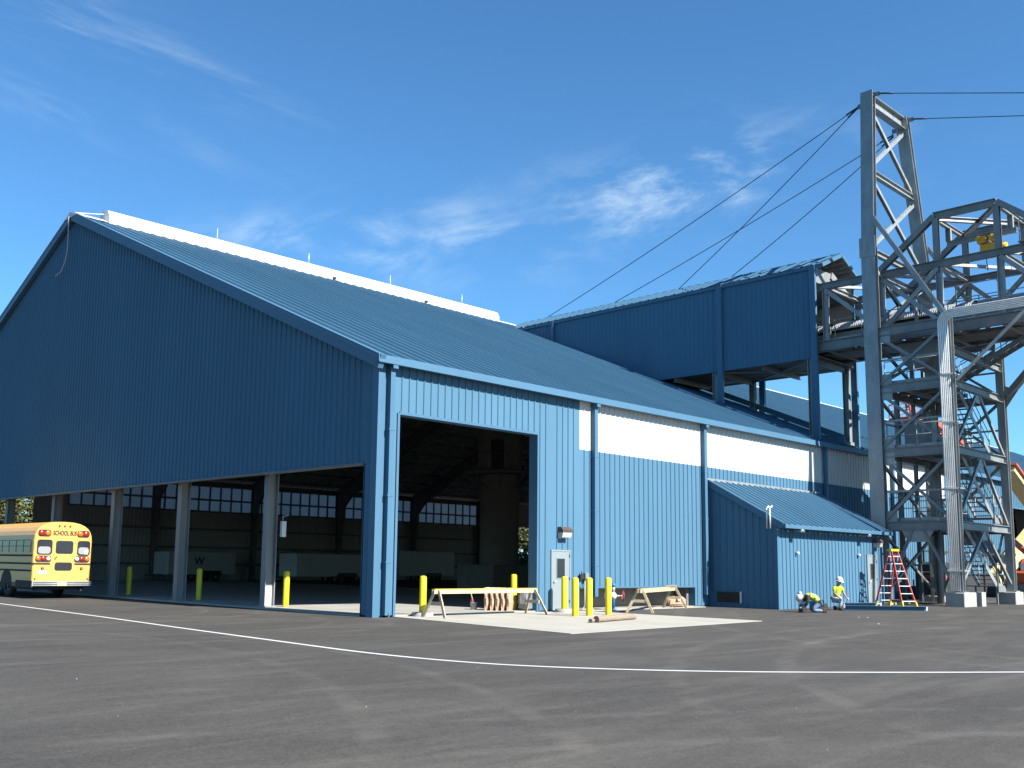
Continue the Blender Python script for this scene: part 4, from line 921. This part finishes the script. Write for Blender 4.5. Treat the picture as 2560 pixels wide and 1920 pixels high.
# local frame: +x the way the person faces
# worker A: kneeling and bent far forward over the trim
pA = thing('person', 'person in a hi-vis vest and white hard hat bent forward on hands and knees', 'person', (17.05,-5.25,gz(17)), R(0))
pA.rotation_euler.z = math.atan2(.72,-.70)
N = [(-.10,0,.36,.155,.13)]; E_ = []
t1 = chain(N,E_,[(.05,0,.50,.155,.125),(.22,0,.60,.165,.125),(.36,0,.60,.15,.11)],0); nk = chain(N,E_,[(.46,0,.57,.062),(.53,0,.545,.075),(.60,0,.50,.088,.098),(.64,0,.44,.075)],t1)
for sg in (-1,1):
    e = chain(N,E_,[(.36,.17*sg,.57,.062),(.40,.24*sg,.36,.05),(.52,.15*sg,.19,.04),(.56,.13*sg,.13,.032)],t1); hand(N,E_,e,(.56,.13*sg,.13),(.55,0,-.6),(0,sg,0))
    chain(N,E_,[(-.08,.11*sg,.33,.105),(.20,.13*sg,.10,.075),(.12,.13*sg,.065,.06),(-.18,.13*sg,.075,.05),(-.26,.13*sg,.07,.045)],0)
skinmesh('body',N,E_,M['skin'],pA)
N = [(-.12,0,.34,.172,.15)]; E_ = []
for sg in (-1,1): chain(N,E_,[(-.06,.11*sg,.33,.122),(.20,.13*sg,.115,.095),(.10,.13*sg,.078,.075),(-.17,.13*sg,.085,.066)],0)
skinmesh('jeans',N,E_,M['jeans'],pA)
N = [(-.09,0,.40,.18,.15)]; E_ = []; k = chain(N,E_,[(.06,0,.52,.182,.15),(.22,0,.615,.19,.145),(.36,0,.605,.17,.125),(.42,0,.585,.10)],0)
vA = skinmesh('safety_vest',N,E_,M['hivis'],pA)
N = [(.36,0,.60,.12,.1)]; E_ = []
for sg in (-1,1): chain(N,E_,[(.36,.18*sg,.575,.075),(.40,.245*sg,.37,.062),(.50,.165*sg,.22,.052)],0)
skinmesh('sleeves',N,E_,M['shirt'],pA)
mb = MB()
for x,w in ((.10,.205),(.28,.205)):
    ring = [(x-.05*sin(a),w*cos(a)*.97,.565+(.14 if x<.2 else .148)*sin(a)*1.12-(.06 if x<.2 else .0)) for a in [pi*(k/12) for k in range(13)]]
    mb.tube(ring,.028,6)
mb.build('reflective_band', M['silver']).parent = vA
hardhat((.60,0,.515),(0,R(68),0),pA)
mb = MB()
for sg in (-1,1): mb.ball((.56,.13*sg,.13),.05,(1.2,.8,.9)); 
o = mb.build('work_gloves', M['glove']); o.parent = pA
mb = MB()
for sg in (-1,1): mb.bbox(-.34,.13*sg-.055,.0,-.16,.13*sg+.055,.16,.03)
o = mb.build('boots', M['boot']); o.parent = pA
o = thing('tool_box', 'dark tool box on the asphalt in front of the bent worker', 'tool box', (16.45,-5.0,gz(16)))
mb = MB(); mb.bbox(-.16,-.1,0,.16,.1,.17,.015); local(mb.build('case', M['dark']), o); mb = MB(); mb.tube([(-.08,0,.17),(-.07,0,.22),(.07,0,.22),(.08,0,.17)],.012,6); local(mb.build('handle', M['black']), o)
o = thing('water_jug', 'blue and white water jug standing by the bent worker', 'jug', (16.9,-4.75,gz(17)))
mb = MB(); mb.lathe([(0,0),(.11,0),(.12,.05),(.12,.30)],n=18); local(mb.build('jug_body', M['pipeblue']), o); mb = MB(); mb.lathe([(.12,.30),(.12,.38),(.06,.42),(0,.43)],n=18); local(mb.build('lid', M['clear']), o)
# worker B: kneeling upright on one knee, looking down at the trim
pB = thing('person', 'person in a hi-vis shirt and white hard hat kneeling upright by the trim', 'person', (19.75,-4.75,gz(20)), 0)
pB.rotation_euler.z = math.atan2(-.95,-.30); pB.scale = (.91,.91,.91)
N = [(-.05,0,.50,.15,.125)]; E_ = []
t1 = chain(N,E_,[(-.03,0,.66,.14,.11),(.02,0,.84,.165,.12),(.05,0,1.0,.16,.105)],0); chain(N,E_,[(.08,0,1.08,.065),(.11,0,1.13,.07),(.14,0,1.20,.085,.095),(.15,0,1.28,.08)],t1)
for sg in (-1,1):
    e = chain(N,E_,[(.05,.20*sg,1.0,.064),(.10,.28*sg,.74,.05),(.30,.22*sg,.55,.038),(.36,.20*sg,.52,.030)],t1); hand(N,E_,e,(.36,.20*sg,.52),(.7,0,-.6),(0,sg,0))
chain(N,E_,[(-.02,.11,.47,.105),(.24,.14,.12,.075),(.14,.14,.065,.06),(-.18,.14,.07,.05)],0)
chain(N,E_,[(-.02,-.11,.47,.105),(.34,-.16,.43,.078),(.30,-.16,.25,.062),(.27,-.16,.08,.05)],0)
skinmesh('body',N,E_,M['skin'],pB)
mb = MB(); mb.ball((.15,0,1.235),.10,(.98,.86,1.15),14); mb.prism([(.235,1.20),(.275,1.19),(.235,1.25)],-.016,.016,'xz'); mb.ball((.145,.088,1.225),.024,(.6,.4,1)); mb.ball((.145,-.088,1.225),.024,(.6,.4,1)); mb.build('head', M['skin']).parent = pB
mb = MB(); mb.ball((.10,0,1.26),.095,(.8,.98,1.0),12); mb.build('hair', M['hair']).parent = pB
mb = MB()
for y in (-.035,.035): mb.ball((.236,y,1.245),.012)
mb.tube([(.232,-.025,1.165),(.238,0,1.163),(.232,.025,1.165)],.006,6); mb.build('eyes_and_mouth', M['hair']).parent = pB
N = [(-.05,0,.47,.165,.14)]; E_ = []
chain(N,E_,[(-.01,.11,.46,.122),(.25,.14,.135,.095),(.12,.14,.078,.075),(-.18,.14,.082,.066)],0)
chain(N,E_,[(-.01,-.11,.46,.122),(.35,-.16,.435,.094),(.31,-.16,.25,.078),(.275,-.16,.12,.07)],0)
skinmesh('jeans',N,E_,M['lightjeans'],pB)
N = [(-.05,0,.56,.168,.145)]; E_ = []; k = chain(N,E_,[(-.03,0,.70,.18,.15),(.02,0,.86,.198,.155),(.05,0,1.0,.18,.128),(.075,0,1.07,.092)],0)
for sg in (-1,1): chain(N,E_,[(.05,.21*sg,.99,.092),(.085,.27*sg,.80,.078)],3)
skinmesh('shirt',N,E_,M['hivis'],pB)
hardhat((.15,0,1.285),(0,R(22),0),pB)
mb = MB()
for sg in (-1,1): mb.ball((.40,.20*sg,.49),.05,(1.3,.8,.9))
mb.build('work_gloves', M['glove']).parent = pB
mb = MB(); mb.bbox(-.36,.08,0,-.17,.20,.17,.03); mb.bbox(.20,-.22,0,.44,-.10,.11,.03); mb.build('boots', M['boot']).parent = pB
mb = MB(); mb.bbox(-.22,-.20,.44,.0,.20,.56,.03); mb.bbox(-.28,.10,.30,-.1,.24,.50,.03); mb.build('tool_belt', M['boot']).parent = pB
o = thing('tool_bag', 'dark tool bag on the asphalt beside the kneeling upright worker', 'tool bag', (19.2,-4.4,gz(20)))
mb = MB(); mb.bbox(-.2,-.14,0,.2,.14,.26,.04); local(mb.build('bag', M['boot']), o); mb = MB(); mb.tube([(-.12,0,.26),(-.1,0,.36),(.1,0,.36),(.12,0,.26)],.015,6); local(mb.build('handle', M['boot']), o)
o = thing('steel_pail', 'blue pail standing behind the kneeling upright worker', 'bucket', (19.0,-4.1,gz(20)))
mb = MB(); mb.lathe([(0,0),(.12,0),(.15,.33),(.155,.35),(.14,.35),(.11,.03)],n=18); local(mb.build('pail', M['pipeblue']), o); mb = MB(); mb.tube([(-.15,0,.33),(-.1,0,.48),(.1,0,.48),(.15,0,.33)],.008,6); local(mb.build('handle', M['galv']), o)

# ------------------------------------------------------------------ school bus
bus = thing('school_bus', 'yellow school bus parked along the open gable, seen from its rear', 'bus', (-2.36,16.96,0), 0); bus.scale = (.975,.975,.985)
hwb = 1.2; H0 = .62; LB = 10.4
def bprof(inset=0):
    P = [(-hwb+inset,H0),(-hwb+inset,2.30)]
    for k in range(1,14):
        a = pi-pi*k/14; P.append((( hwb-inset)*(abs(cos(a))**.72)*(1 if cos(a)>0 else -1), 2.30+(.80-inset)*(sin(a)**.80)))
    return P+[(hwb-inset,2.30),(hwb-inset,H0)]
mb = MB(); rows = [(0,.05),(.035,.012),(.10,0),(LB-.3,0),(LB,.1)]; vs = []
for y,ins in rows: vs += [(x,y,z) for x,z in bprof(ins)]
n = len(bprof()); 
mb.smooth = False
mb.add(vs,[(i*n+k,(i+1)*n+k,(i+1)*n+(k+1)%n,i*n+(k+1)%n) for i in range(len(rows)-1) for k in range(n)])
mb.f += [tuple(range(n)),tuple(range(4*n,5*n))[::-1]]; mb.m += [0,0]; mb.sm += [False,False]
bb = local(mb.build('body', M['busy']), bus)
def bpart(name, mb, m, p=None):
    o = mb.build(name, m); o.parent = p or bus; o.matrix_parent_inverse = Matrix(); return o
def rr(x0,z0,x1,z1,r,n=5):
    out = []
    for cx,cz,a0 in ((x1-r,z1-r,0),(x0+r,z1-r,90),(x0+r,z0+r,180),(x1-r,z0+r,270)):
        for k in range(n+1): a = R(a0+90*k/n); out.append((cx+r*cos(a),cz+r*sin(a)))
    return out
def rearwin(x0,z0,x1,z1,p=None):
    mb = MB(); mb.prism(rr(x0,z0,x1,z1,.09),-.004,.004,'xz'); g = bpart('rear_window', mb, M['glass'], p)
    mb = MB(); q = rr(x0-.012,z0-.012,x1+.012,z1+.012,.10); mb.tube([(a,-.006,b_) for a,b_ in q+[q[0]]],.014,6,False); bpart('gasket', mb, M['black'], g); return g
g1_ = rearwin(-1.05,1.78,-.48,2.34); g2_ = rearwin(.66,1.78,1.08,2.30) if False else rearwin(.60,1.76,1.09,2.32)
for g,x0,x1 in ((g1_,-1.02,-.52),(g2_,.63,1.06)): mb = MB(); mb.prism(rr(x0,1.80,x1,2.08,.10),-.008,-.0045,'xz'); bpart('seat_back', mb, M['seat'], g)
mb = MB(); mb.box(.88,-.012,1.80,1.04,-.009,1.97); bpart('paper_notice', mb, M['paper'], g2_)
# emergency door
mb = MB(); mb.box(-.42,-.014,.70,.48,.0,2.42); dr = bpart('emergency_door', mb, M['busy'])
mb = MB(); mb.prism(rr(-.32,1.80,.40,2.33,.1),-.020,-.015,'xz'); g = bpart('door_window', mb, M['glass'], dr)
mb = MB(); mb.prism(rr(-.32,1.12,.40,1.46,.1),-.020,-.015,'xz'); bpart('door_window', mb, M['glass'], dr)
mb = MB(); mb.beam((-.34,-.04,1.60),(-.24,-.04,1.70),.02,.03); mb.box(-.34,-.04,1.56,-.31,-.014,1.62); bpart('handle', mb, M['dark'], dr)
for z in (.85,1.60,2.25): mb = MB(); mb.box(.47,-.03,z,.53,-.0,z+.10); bpart('hinge', mb, M['busy'], dr)
def lamp(x,z,r,m,nm,p=None): mb = MB(); mb.lathe([(r,0),(r,.02),(r*.7,.045),(0,.055)],(x,-.012,z),14,'y'); return bpart(nm,mb,m,p)
for sg in (-1,1):
    mb = MB(); mb.prism(rr(sg*.80-.26,2.49,sg*.80+.26,2.76,.10),-.02,.03,'xz'); hd = bpart('warning_lamp_panel', mb, M['black'])
    lamp(sg*.92,2.62,.115,M['red'],'red_lamp',hd); lamp(sg*.67,2.62,.115,M['amber'],'amber_lamp',hd)
    mb = MB(); mb.prism(rr(sg*.79-.32,1.46,sg*.79+.32,1.72,.10),-.016,-.001,'xz'); hd = bpart('tail_lamp_panel', mb, M['dark'])
    lamp(sg*1.0,1.60,.10,M['amber'],'turn_lamp',hd); lamp(sg*.79,1.60,.10,M['red'],'brake_lamp',hd); lamp(sg*.59,1.60,.085,M['clear'],'reversing_lamp',hd)
    mb = MB(); mb.box(sg*.50,-.012,1.36,sg*1.19,.02,1.43); bpart('rub_rail', mb, M['black'])
    lamp(sg*.80,1.22,.06,M['red'],'reflector'); lamp(sg*1.08,.80,.03,M['red'],'marker_lamp')
    for z in (1.36,1.08,1.68): mb = MB(); mb.box(sg*(hwb-.004),.06,z,sg*(hwb+.02),LB-.3,z+.075); bpart('rub_rail', mb, M['black'])
    # side windows
    for k in range(12):
        y0 = .32+k*.80; mb = MB(); mb.box(sg*(hwb-.02),y0,1.86,sg*(hwb+.004),y0+.70,2.32); g = bpart('side_window', mb, M['glass'])
        mb = MB(); mb.box(sg*(hwb+.0),y0-.05,1.84,sg*(hwb+.012),y0-.005,2.34); mb.box(sg*(hwb+.0),y0,2.08,sg*(hwb+.012),y0+.70,2.11); mb.box(sg*hwb,y0,2.325,sg*(hwb+.012),y0+.72,2.35); bpart('window_frame', mb, M['dark'], g)
    for y in (2.75,8.9):
        mb = MB(); prof = [(.28,-.13),(.44,-.12),(.49,-.07),(.49,.07),(.44,.12),(.28,.13)]; mb.lathe([(r,h) for r,h in prof],(sg*1.0,y,.49),28,'x'); mb.lathe([(.49,0),(.28,0)],(sg*1.0,y,.49),28,'x'); wv_ = bpart('wheel', mb, M['black'])
        mb = MB(); mb.lathe([(.28,sg*.10),(.20,sg*.06),(.12,sg*.06),(.10,sg*.12),(0,sg*.12)],(sg*1.0,y,.49),24,'x'); mb.lathe([(.28,-sg*.1),(0,-sg*.1)],(sg*1.0,y,.49),20,'x'); bpart('rim', mb, M['dark'], wv_)
        mb = MB(); q = [(y+.62*cos(a),.55+.62*sin(a)) for a in [pi*k/12 for k in range(13)]]; mb.prism(q,sg*(hwb-.05),sg*(hwb+.006),'yz'); bpart('wheel_arch', mb, M['black'])
for x in (-.22,0,.22): lamp(x,2.93,.035,M['red'],'clearance_lamp')
mb = MB(); mb.box(-1.22,-.13,.50,1.22,.02,.70)
for z in (.53,.60,.67): mb.tube([(-1.18,-.14,z),(1.18,-.14,z)],.022,8)
bm_ = bpart('bumper', mb, M['alu'] if False else M['galv'])
for sg in (-1,1): mb = MB(); mb.box(sg*1.24,-.10,.46,sg*1.20,1.6,.72); bpart('bumper_wrap', mb, M['black'])
mb = MB(); mb.box(-.22,-.172,.52,.16,-.166,.67); bpart('license_plate', mb, M['creamp'])
mb = MB(); mb.box(-.96,-.008,1.0,-.62,-.003,1.14); bpart('white_decal', mb, M['white'])
mb = MB(); mb.box(-1.05,.3,.36,1.05,LB-.6,.62); bpart('chassis', mb, M['black'])
mb = MB(); mb.box(-.9,2.5,.42,.9,3.0,.56); mb.ball((0,2.75,.45),.2); bpart('rear_axle', mb, M['black'])
mb = MB(); mb.tube([(.85,.25,.36),(.85,.0,.34)],.04,8); bpart('tail_pipe', mb, M['dark'])
mb = MB(); mb.box(-1.204,.05,.46,-1.15,2.1,.64); bpart('skirt_guard', mb, M['dark'])
text('SCHOOL BUS', .26, (.03,-.012,2.63), (pi/2,0,0), M['black'], bus, 'lettering', .005, .62)
mb = MB(); mb.box(-1.21,4.4,2.14,-1.207,4.95,2.28) ; mb.box(-1.21,5.3,2.14,-1.207,5.8,2.28); bpart('orange_sign', mb, M['amber'])

# ------------------------------------------------------------------ inside the hall
ct = thing('concrete_tower', 'round concrete column with a ring platform standing inside the hall', 'concrete tower', (26.4,20.6,0))
mb = MB(); mb.lathe([(1.22,0),(1.22,6.1)],n=36); local(mb.build('shaft', M['dark_cement']), ct)
mb = MB(); mb.lathe([(1.1,6.1),(1.1,7.2)],n=36); mb.lathe([(1.4,7.4),(1.4,10.6),(0,10.7)],n=36); local(mb.build('upper_drum', M['dark_cement']), ct)
mb = MB(); mb.lathe([(1.1,7.2),(2.3,7.2),(2.3,7.35),(1.1,7.36)],n=36); local(mb.build('platform', M['dark_steel']), ct)
for k in range(8): a = 2*pi*k/8; mb = MB(); mb.beam((1.1*cos(a),1.1*sin(a),6.3),(2.2*cos(a),2.2*sin(a),7.2),.08,.1); local(mb.build('bracket', M['dark_steel']), ct)
mb = MB(); ring = [(2.25*cos(2*pi*k/24),2.25*sin(2*pi*k/24),8.4) for k in range(25)]; mb.tube(ring,.03,6,False)
for k in range(12): a = 2*pi*k/12; mb.tube([(2.25*cos(a),2.25*sin(a),7.35),(2.25*cos(a),2.25*sin(a),8.4)],.03,6)
local(mb.build('railing', M['dark_steel']), ct)
mb = MB(); mb.box(-1.32,-1.15,7.5,-.86,-.5,9.3); local(mb.build('doorway', M['dark']), ct)
mb = MB(); mb.bbox(-2.1,-1.6,0,1.9,1.6,1.6,.05); local(mb.build('base_block', M['dark_cement']), ct)
def trailer(x, y, rz_, ln, h, label, axles=2, lett=''):
    t_ = thing('cargo_trailer', label, 'trailer', (x,y,.05), rz_, 'enclosed white trailers inside the hall')
    mb = MB(); mb.bbox(0,-1.1,.5,ln,1.1,h,.06); local(mb.build('body', M['trailer']), t_)
    for k in range(axles):
        for sg in (-1,1):
            mb = MB(); mb.lathe([(.17,-.1),(.31,-.1),(.34,-.06),(.34,.06),(.31,.1),(.17,.1)],(ln*.55+k*.85,sg*1.08,.34),20,'y'); w_ = local(mb.build('wheel', M['black']), t_)
            mb = MB(); mb.lathe([(.17,-sg*-.09),(.08,-sg*-.07),(0,-sg*-.09)],(ln*.55+k*.85,sg*1.08,.34),16,'y'); local(mb.build('rim', M['galv']), w_)
    for sg in (-1,1): mb = MB(); mb.prism([(ln*.55-.48,.52),(ln*.55+axles*.85-.85+.48,.52),(ln*.55+axles*.85-.85+.34,.80),(ln*.55-.34,.80)],sg*1.1,sg*1.2,'xz'); local(mb.build('fender', M['dark']), t_)
    mb = MB(); mb.box(ln*.12,-1.115,.6,ln*.12+.8,-1.1,h-.2); local(mb.build('side_door', M['trailer']), t_)
    mb = MB(); mb.beam((0,-.5,.45),(-1.2,0,.45),.08,.1); mb.beam((0,.5,.45),(-1.2,0,.45),.08,.1); mb.tube([(-1.1,0,.05),(-1.1,0,.6)],.04,8); local(mb.build('tow_bar', M['dark']), t_)
    if lett: text(lett, .75, (ln*.45,-1.112,h*.68), (pi/2,0,0), M['black'], t_, 'lettering', .004)
trailer(16.3,45.2,0,5.6,2.15,'white enclosed trailer with a dark letter, seen between the gable columns',2,'W')
trailer(21.9,37.2,0,7.4,2.15,'white enclosed trailer with two wheels on its side, nearest the gable corner')
trailer(34.7,41.2,0,6.2,2.6,'pale enclosed trailer seen through the vehicle opening',2)

# ------------------------------------------------------------------ beyond the tower
bl = thing('boom_lift', 'orange boom lift with its basket raised behind the tower', 'boom lift', (49,-3.4,gz(40)))
mb = MB(); mb.bbox(47.2,-4.3,.95,51.2,-2.5,1.7,.12); mb.bbox(47.6,-4.2,1.7,50.9,-2.6,2.45,.25); mb.build('turntable', M['orange'], bl)
mb = MB(); mb.box(47.585,-4.0,1.72,47.6,-2.8,2.2); mb.build('white_decal', M['white'], bl)
text('O', .36, (47.58,-3.2,1.96), (pi/2,0,-pi/2), M['dark'], bl, 'lettering', .003)
mb = MB(); mb.bbox(47.2,-4.1,.45,51.3,-2.7,.95,.08); mb.build('chassis', M['dark_steel'], bl)
for x in (47.9,50.6):
    for y in (-4.2,-2.5): mb = MB(); mb.lathe([(.22,-.18),(.44,-.17),(.48,-.1),(.48,.1),(.44,.17),(.22,.18)],(x,y,.48),22,'y'); w_ = mb.build('wheel', M['black'], bl); mb = MB(); mb.lathe([(.22,.16),(.1,.1),(0,.1)],(x,y,.48),16,'y'); mb.build('rim', M['yellow'], w_)
mb = MB(); mb.beam((50.6,-2.8,2.3),(56.5,3.0,6.4),.25,.28); mb.build('riser', M['orange'], bl)
mb = MB(); mb.beam((56.5,3.0,6.4),(54.6,2.4,10.3),.3,.35) ; mb.beam((54.6,2.4,10.3),(47.6,2.0,11.35),.36,.42); mb.build('main_boom', M['orange'], bl)
mb = MB(); mb.beam((54.2,2.4,9.6),(47.9,2.0,10.75),.3,.34); mb.build('lower_boom', M['orange'], bl)
mb = MB(); mb.beam((47.6,2.0,11.35),(44.4,2.0,10.9),.2,.24); mb.build('jib', M['orange'], bl)
mb = MB(); mb.bbox(42.5,1.3,10.75,44.2,2.7,11.0,.08); mb.build('basket_floor', M['orange'], bl)
mb = MB(); 
for z in (11.4,11.8): mb.tube([(42.55,1.35,z),(44.15,1.35,z),(44.15,2.65,z),(42.55,2.65,z),(42.55,1.35,z)],.03,6)
for x in (42.55,43.35,44.15):
    for y in (1.35,2.65): mb.tube([(x,y,11.0),(x,y,11.8)],.03,6)
mb.build('basket_rail', M['redrail'], bl)
pC = thing('person', 'person in a hi-vis top standing in the raised orange basket', 'person', (43.7,1.9,11.0), R(-140))
N = [(0,0,.92,.14,.11)]; E_ = []
t1 = chain(N,E_,[(0,0,1.12,.145,.11),(.02,0,1.36,.155,.105)],0); chain(N,E_,[(.03,0,1.48,.06),(.05,0,1.56,.08),(.06,0,1.66,.09)],t1)
for sg in (-1,1):
    e = chain(N,E_,[(.02,.19*sg,1.38,.06),(.08,.25*sg,1.12,.046),(.30,.2*sg,1.08,.036),(.34,.2*sg,1.08,.03)],t1); hand(N,E_,e,(.34,.2*sg,1.08),(1,0,0),(0,sg,0))
    chain(N,E_,[(0,.1*sg,.84,.1),(.01,.11*sg,.47,.07),(0,.11*sg,.09,.05),(.12,.11*sg,.045,.045)],0)
skinmesh('body',N,E_,M['skin'],pC)
N = [(0,0,.95,.155,.125)]; E_ = []; k = chain(N,E_,[(0,0,1.13,.16,.125),(.02,0,1.36,.172,.12),(.03,0,1.44,.09)],0)
for sg in (-1,1): chain(N,E_,[(.02,.19*sg,1.38,.08),(.07,.24*sg,1.18,.066)],2)
skinmesh('shirt',N,E_,M['hivis'],pC)
N = [(0,0,.92,.15,.12)]; E_ = []
for sg in (-1,1): chain(N,E_,[(0,.1*sg,.84,.115),(.01,.11*sg,.47,.088),(0,.11*sg,.12,.07)],0)
skinmesh('trousers',N,E_,M['log'],pC)
hardhat((.06,0,1.68),(0,R(8),0),pC)
sf = thing('screened_fence', 'low steel post fence with dark screen behind the tower legs', 'fence', (45,-1.2,0))
for i in range(6): mb = MB(); x = 38+i*3; mb.beam((x,-.9,0),(x,-.9,2.75),.09,.09); mb.build('post', M['dark'], sf)
mb = MB(); mb.box(38,-.95,2.66,53,-.87,2.76); mb.box(38,-.95,1.42,53,-.88,1.5); mb.build('rail', M['dark'], sf)
mb = MB(); mb.box(38.05,-.86,.3,52.95,-.85,1.4); mb.build('screen', M['mesh'], sf)
sk = thing('machine_skid', 'dark machine with a red stripe standing on the ground under the tower', 'machine', (37,-1.6,0))
mb = MB(); mb.bbox(36.2,-2.4,.15,39.4,-1.1,1.6,.06); mb.bbox(36.6,-2.2,1.6,38.2,-1.3,2.1,.06); mb.build('casing', M['dark'], sk)
mb = MB(); mb.box(36.5,-2.412,1.2,38.6,-2.403,1.4); mb.box(36.188,-2.2,1.2,36.197,-1.3,1.4); mb.build('red_stripe', M['valvered'], sk)
mb = MB(); mb.tube([(38.8,-1.7,1.6),(38.8,-1.7,2.5)],.07,10); mb.build('exhaust', M['galv'], sk)
def slab(p, q, w, h, m): mb = MB(); mb.beam(p,q,w,h); return mb
cg = thing('red_roofed_conveyor', 'cream sided inclined conveyor gallery with a red roof beyond the tower', 'conveyor', (47,-3,7))
mb = MB(); mb.beam((45.5,-3.0,7.72),(52.5,-3.0,4.64),.9,.34); mb.build('side_cladding', M['creamp'], cg)
mb = MB(); mb.beam((45.4,-3.0,8.0),(52.7,-3.0,4.82),1.2,.14); mb.build('roof', M['redroof'], cg)
mb = MB(); mb.beam((51.5,-3.0,4.7),(51.5,-3.0,0),.4,.4); mb.build('support_leg', M['creamp'], cg)
cc = thing('cream_chute', 'cream inclined chute rising from the ground beyond the tower', 'chute', (45,-.4,3))
mb = MB(); mb.beam((49.8,-.5,1.0),(59,-1.0,5.5),.8,.85); mb.build('casing', M['creamp'], cc)
mb = MB(); mb.beam((53,-.7,0),(53,-.7,2.3),.25,.25); mb.build('leg', M['dark_steel'], cc)
mb = MB(); mb.beam((57.5,-.9,0),(57.5,-.9,4.4),.25,.25); mb.build('leg', M['dark_steel'], cc)

# ------------------------------------------------------------------ trees and bank behind the far wall
mb = MB(); mb.prism([(53,0),(57,1.3),(62,1.9),(80,2.2),(80,0)],48,100,'yz'); struct(mb.build('dirt_bank', M['earth']))
def tree(x, y, z, h, seed, label):
    r_ = random.Random(seed); t_ = thing('broadleaf_tree', label, 'tree', (x,y,z), r_.uniform(0,6), 'trees beyond the far wall')
    mb = MB(); tips = []
    mb.tube([(0,0,-.3),(.1,.05,h*.3),(.05,.2,h*.65),(0,.1,h*.9)],[h*.03,h*.022,h*.013,h*.004],9)
    for k in range(13):
        a = r_.uniform(0,2*pi); z0 = h*r_.uniform(.12,.7); ln = h*r_.uniform(.2,.38)*(1.1-z0/h*.6); e = (ln*cos(a),ln*sin(a),z0+ln*r_.uniform(.2,.7))
        mb.tube([(.05,.1,z0),(e[0]*.5,e[1]*.5,z0+(e[2]-z0)*.35),e],[h*.011,h*.007,h*.002],6); tips += [e,(e[0]*.6,e[1]*.6,(e[2]+z0)/2)]
    local(mb.build('trunk', M['bark']), t_)
    mb = MB(); tips += [(0,0,h*.95),(0,.2,h*.85),(.3,0,h*.75)]
    for c in tips:
        rad = h*r_.uniform(.09,.16)
        for k in range(170):
            d = Vector((r_.gauss(0,1),r_.gauss(0,1),r_.gauss(0,.8))); d = d.normalized()*rad*r_.uniform(.2,1.15); p = Vector(c)+d; s_ = r_.uniform(.09,.19)
            u_ = Vector((r_.gauss(0,1),r_.gauss(0,1),r_.gauss(0,1))).normalized(); w_ = u_.cross(Vector((r_.gauss(0,1),r_.gauss(0,1),r_.gauss(0,1)))).normalized()
            mb.add([p-u_*s_,p+w_*s_*.5,p+u_*s_,p-w_*s_*.5],[(0,1,2,3)])
    local(mb.build('crown', M['leaf'], fix=False), t_)
for i,a in enumerate([(8.6,53.5,.3,5.6,21,'low bushy tree nearest the last gable column beside the bus'),(10.6,54.5,.6,6,22,'second low bushy tree past the last gable column'),(6.4,53.5,.3,5.4,23,'low bushy tree at the left edge beyond the open gable'),(65,54.2,.6,5.2,24,'low bushy tree on the bank framed by the vehicle opening'),(7.5,55,1.0,9,1,'leafy tree seen past the last gable column beside the bus'),(12.5,60,1.7,10,2,'taller tree behind the leafy tree past the last gable column'),(3.5,58,1.5,9,5,'tree at the far left edge beyond the open gable'),(14,80,2,16,11,'large tree furthest back beyond the open gable'),(7,78,2,15,12,'broad tree behind the others at the left edge'),(10,66,1.9,12,8,'tallest tree behind the others past the last gable column'),(5.5,64,1.8,11,9,'dark tree between the others past the last gable column'),
    (66.5,55.5,1.1,8.5,3,'yellow green tree framed by the vehicle opening beside the round column'),(71,58.5,1.5,10,4,'darker tree behind the yellow green one framed by the vehicle opening'),(69.5,61,1.8,11,10,'round tree filling the gap behind the yellow green tree'),(82,76,2.1,15,13,'large tree furthest back beyond the vehicle opening'),(75,56,1.2,9,6,'tree hard against the edge of the far wall opening')]): tree(*a)
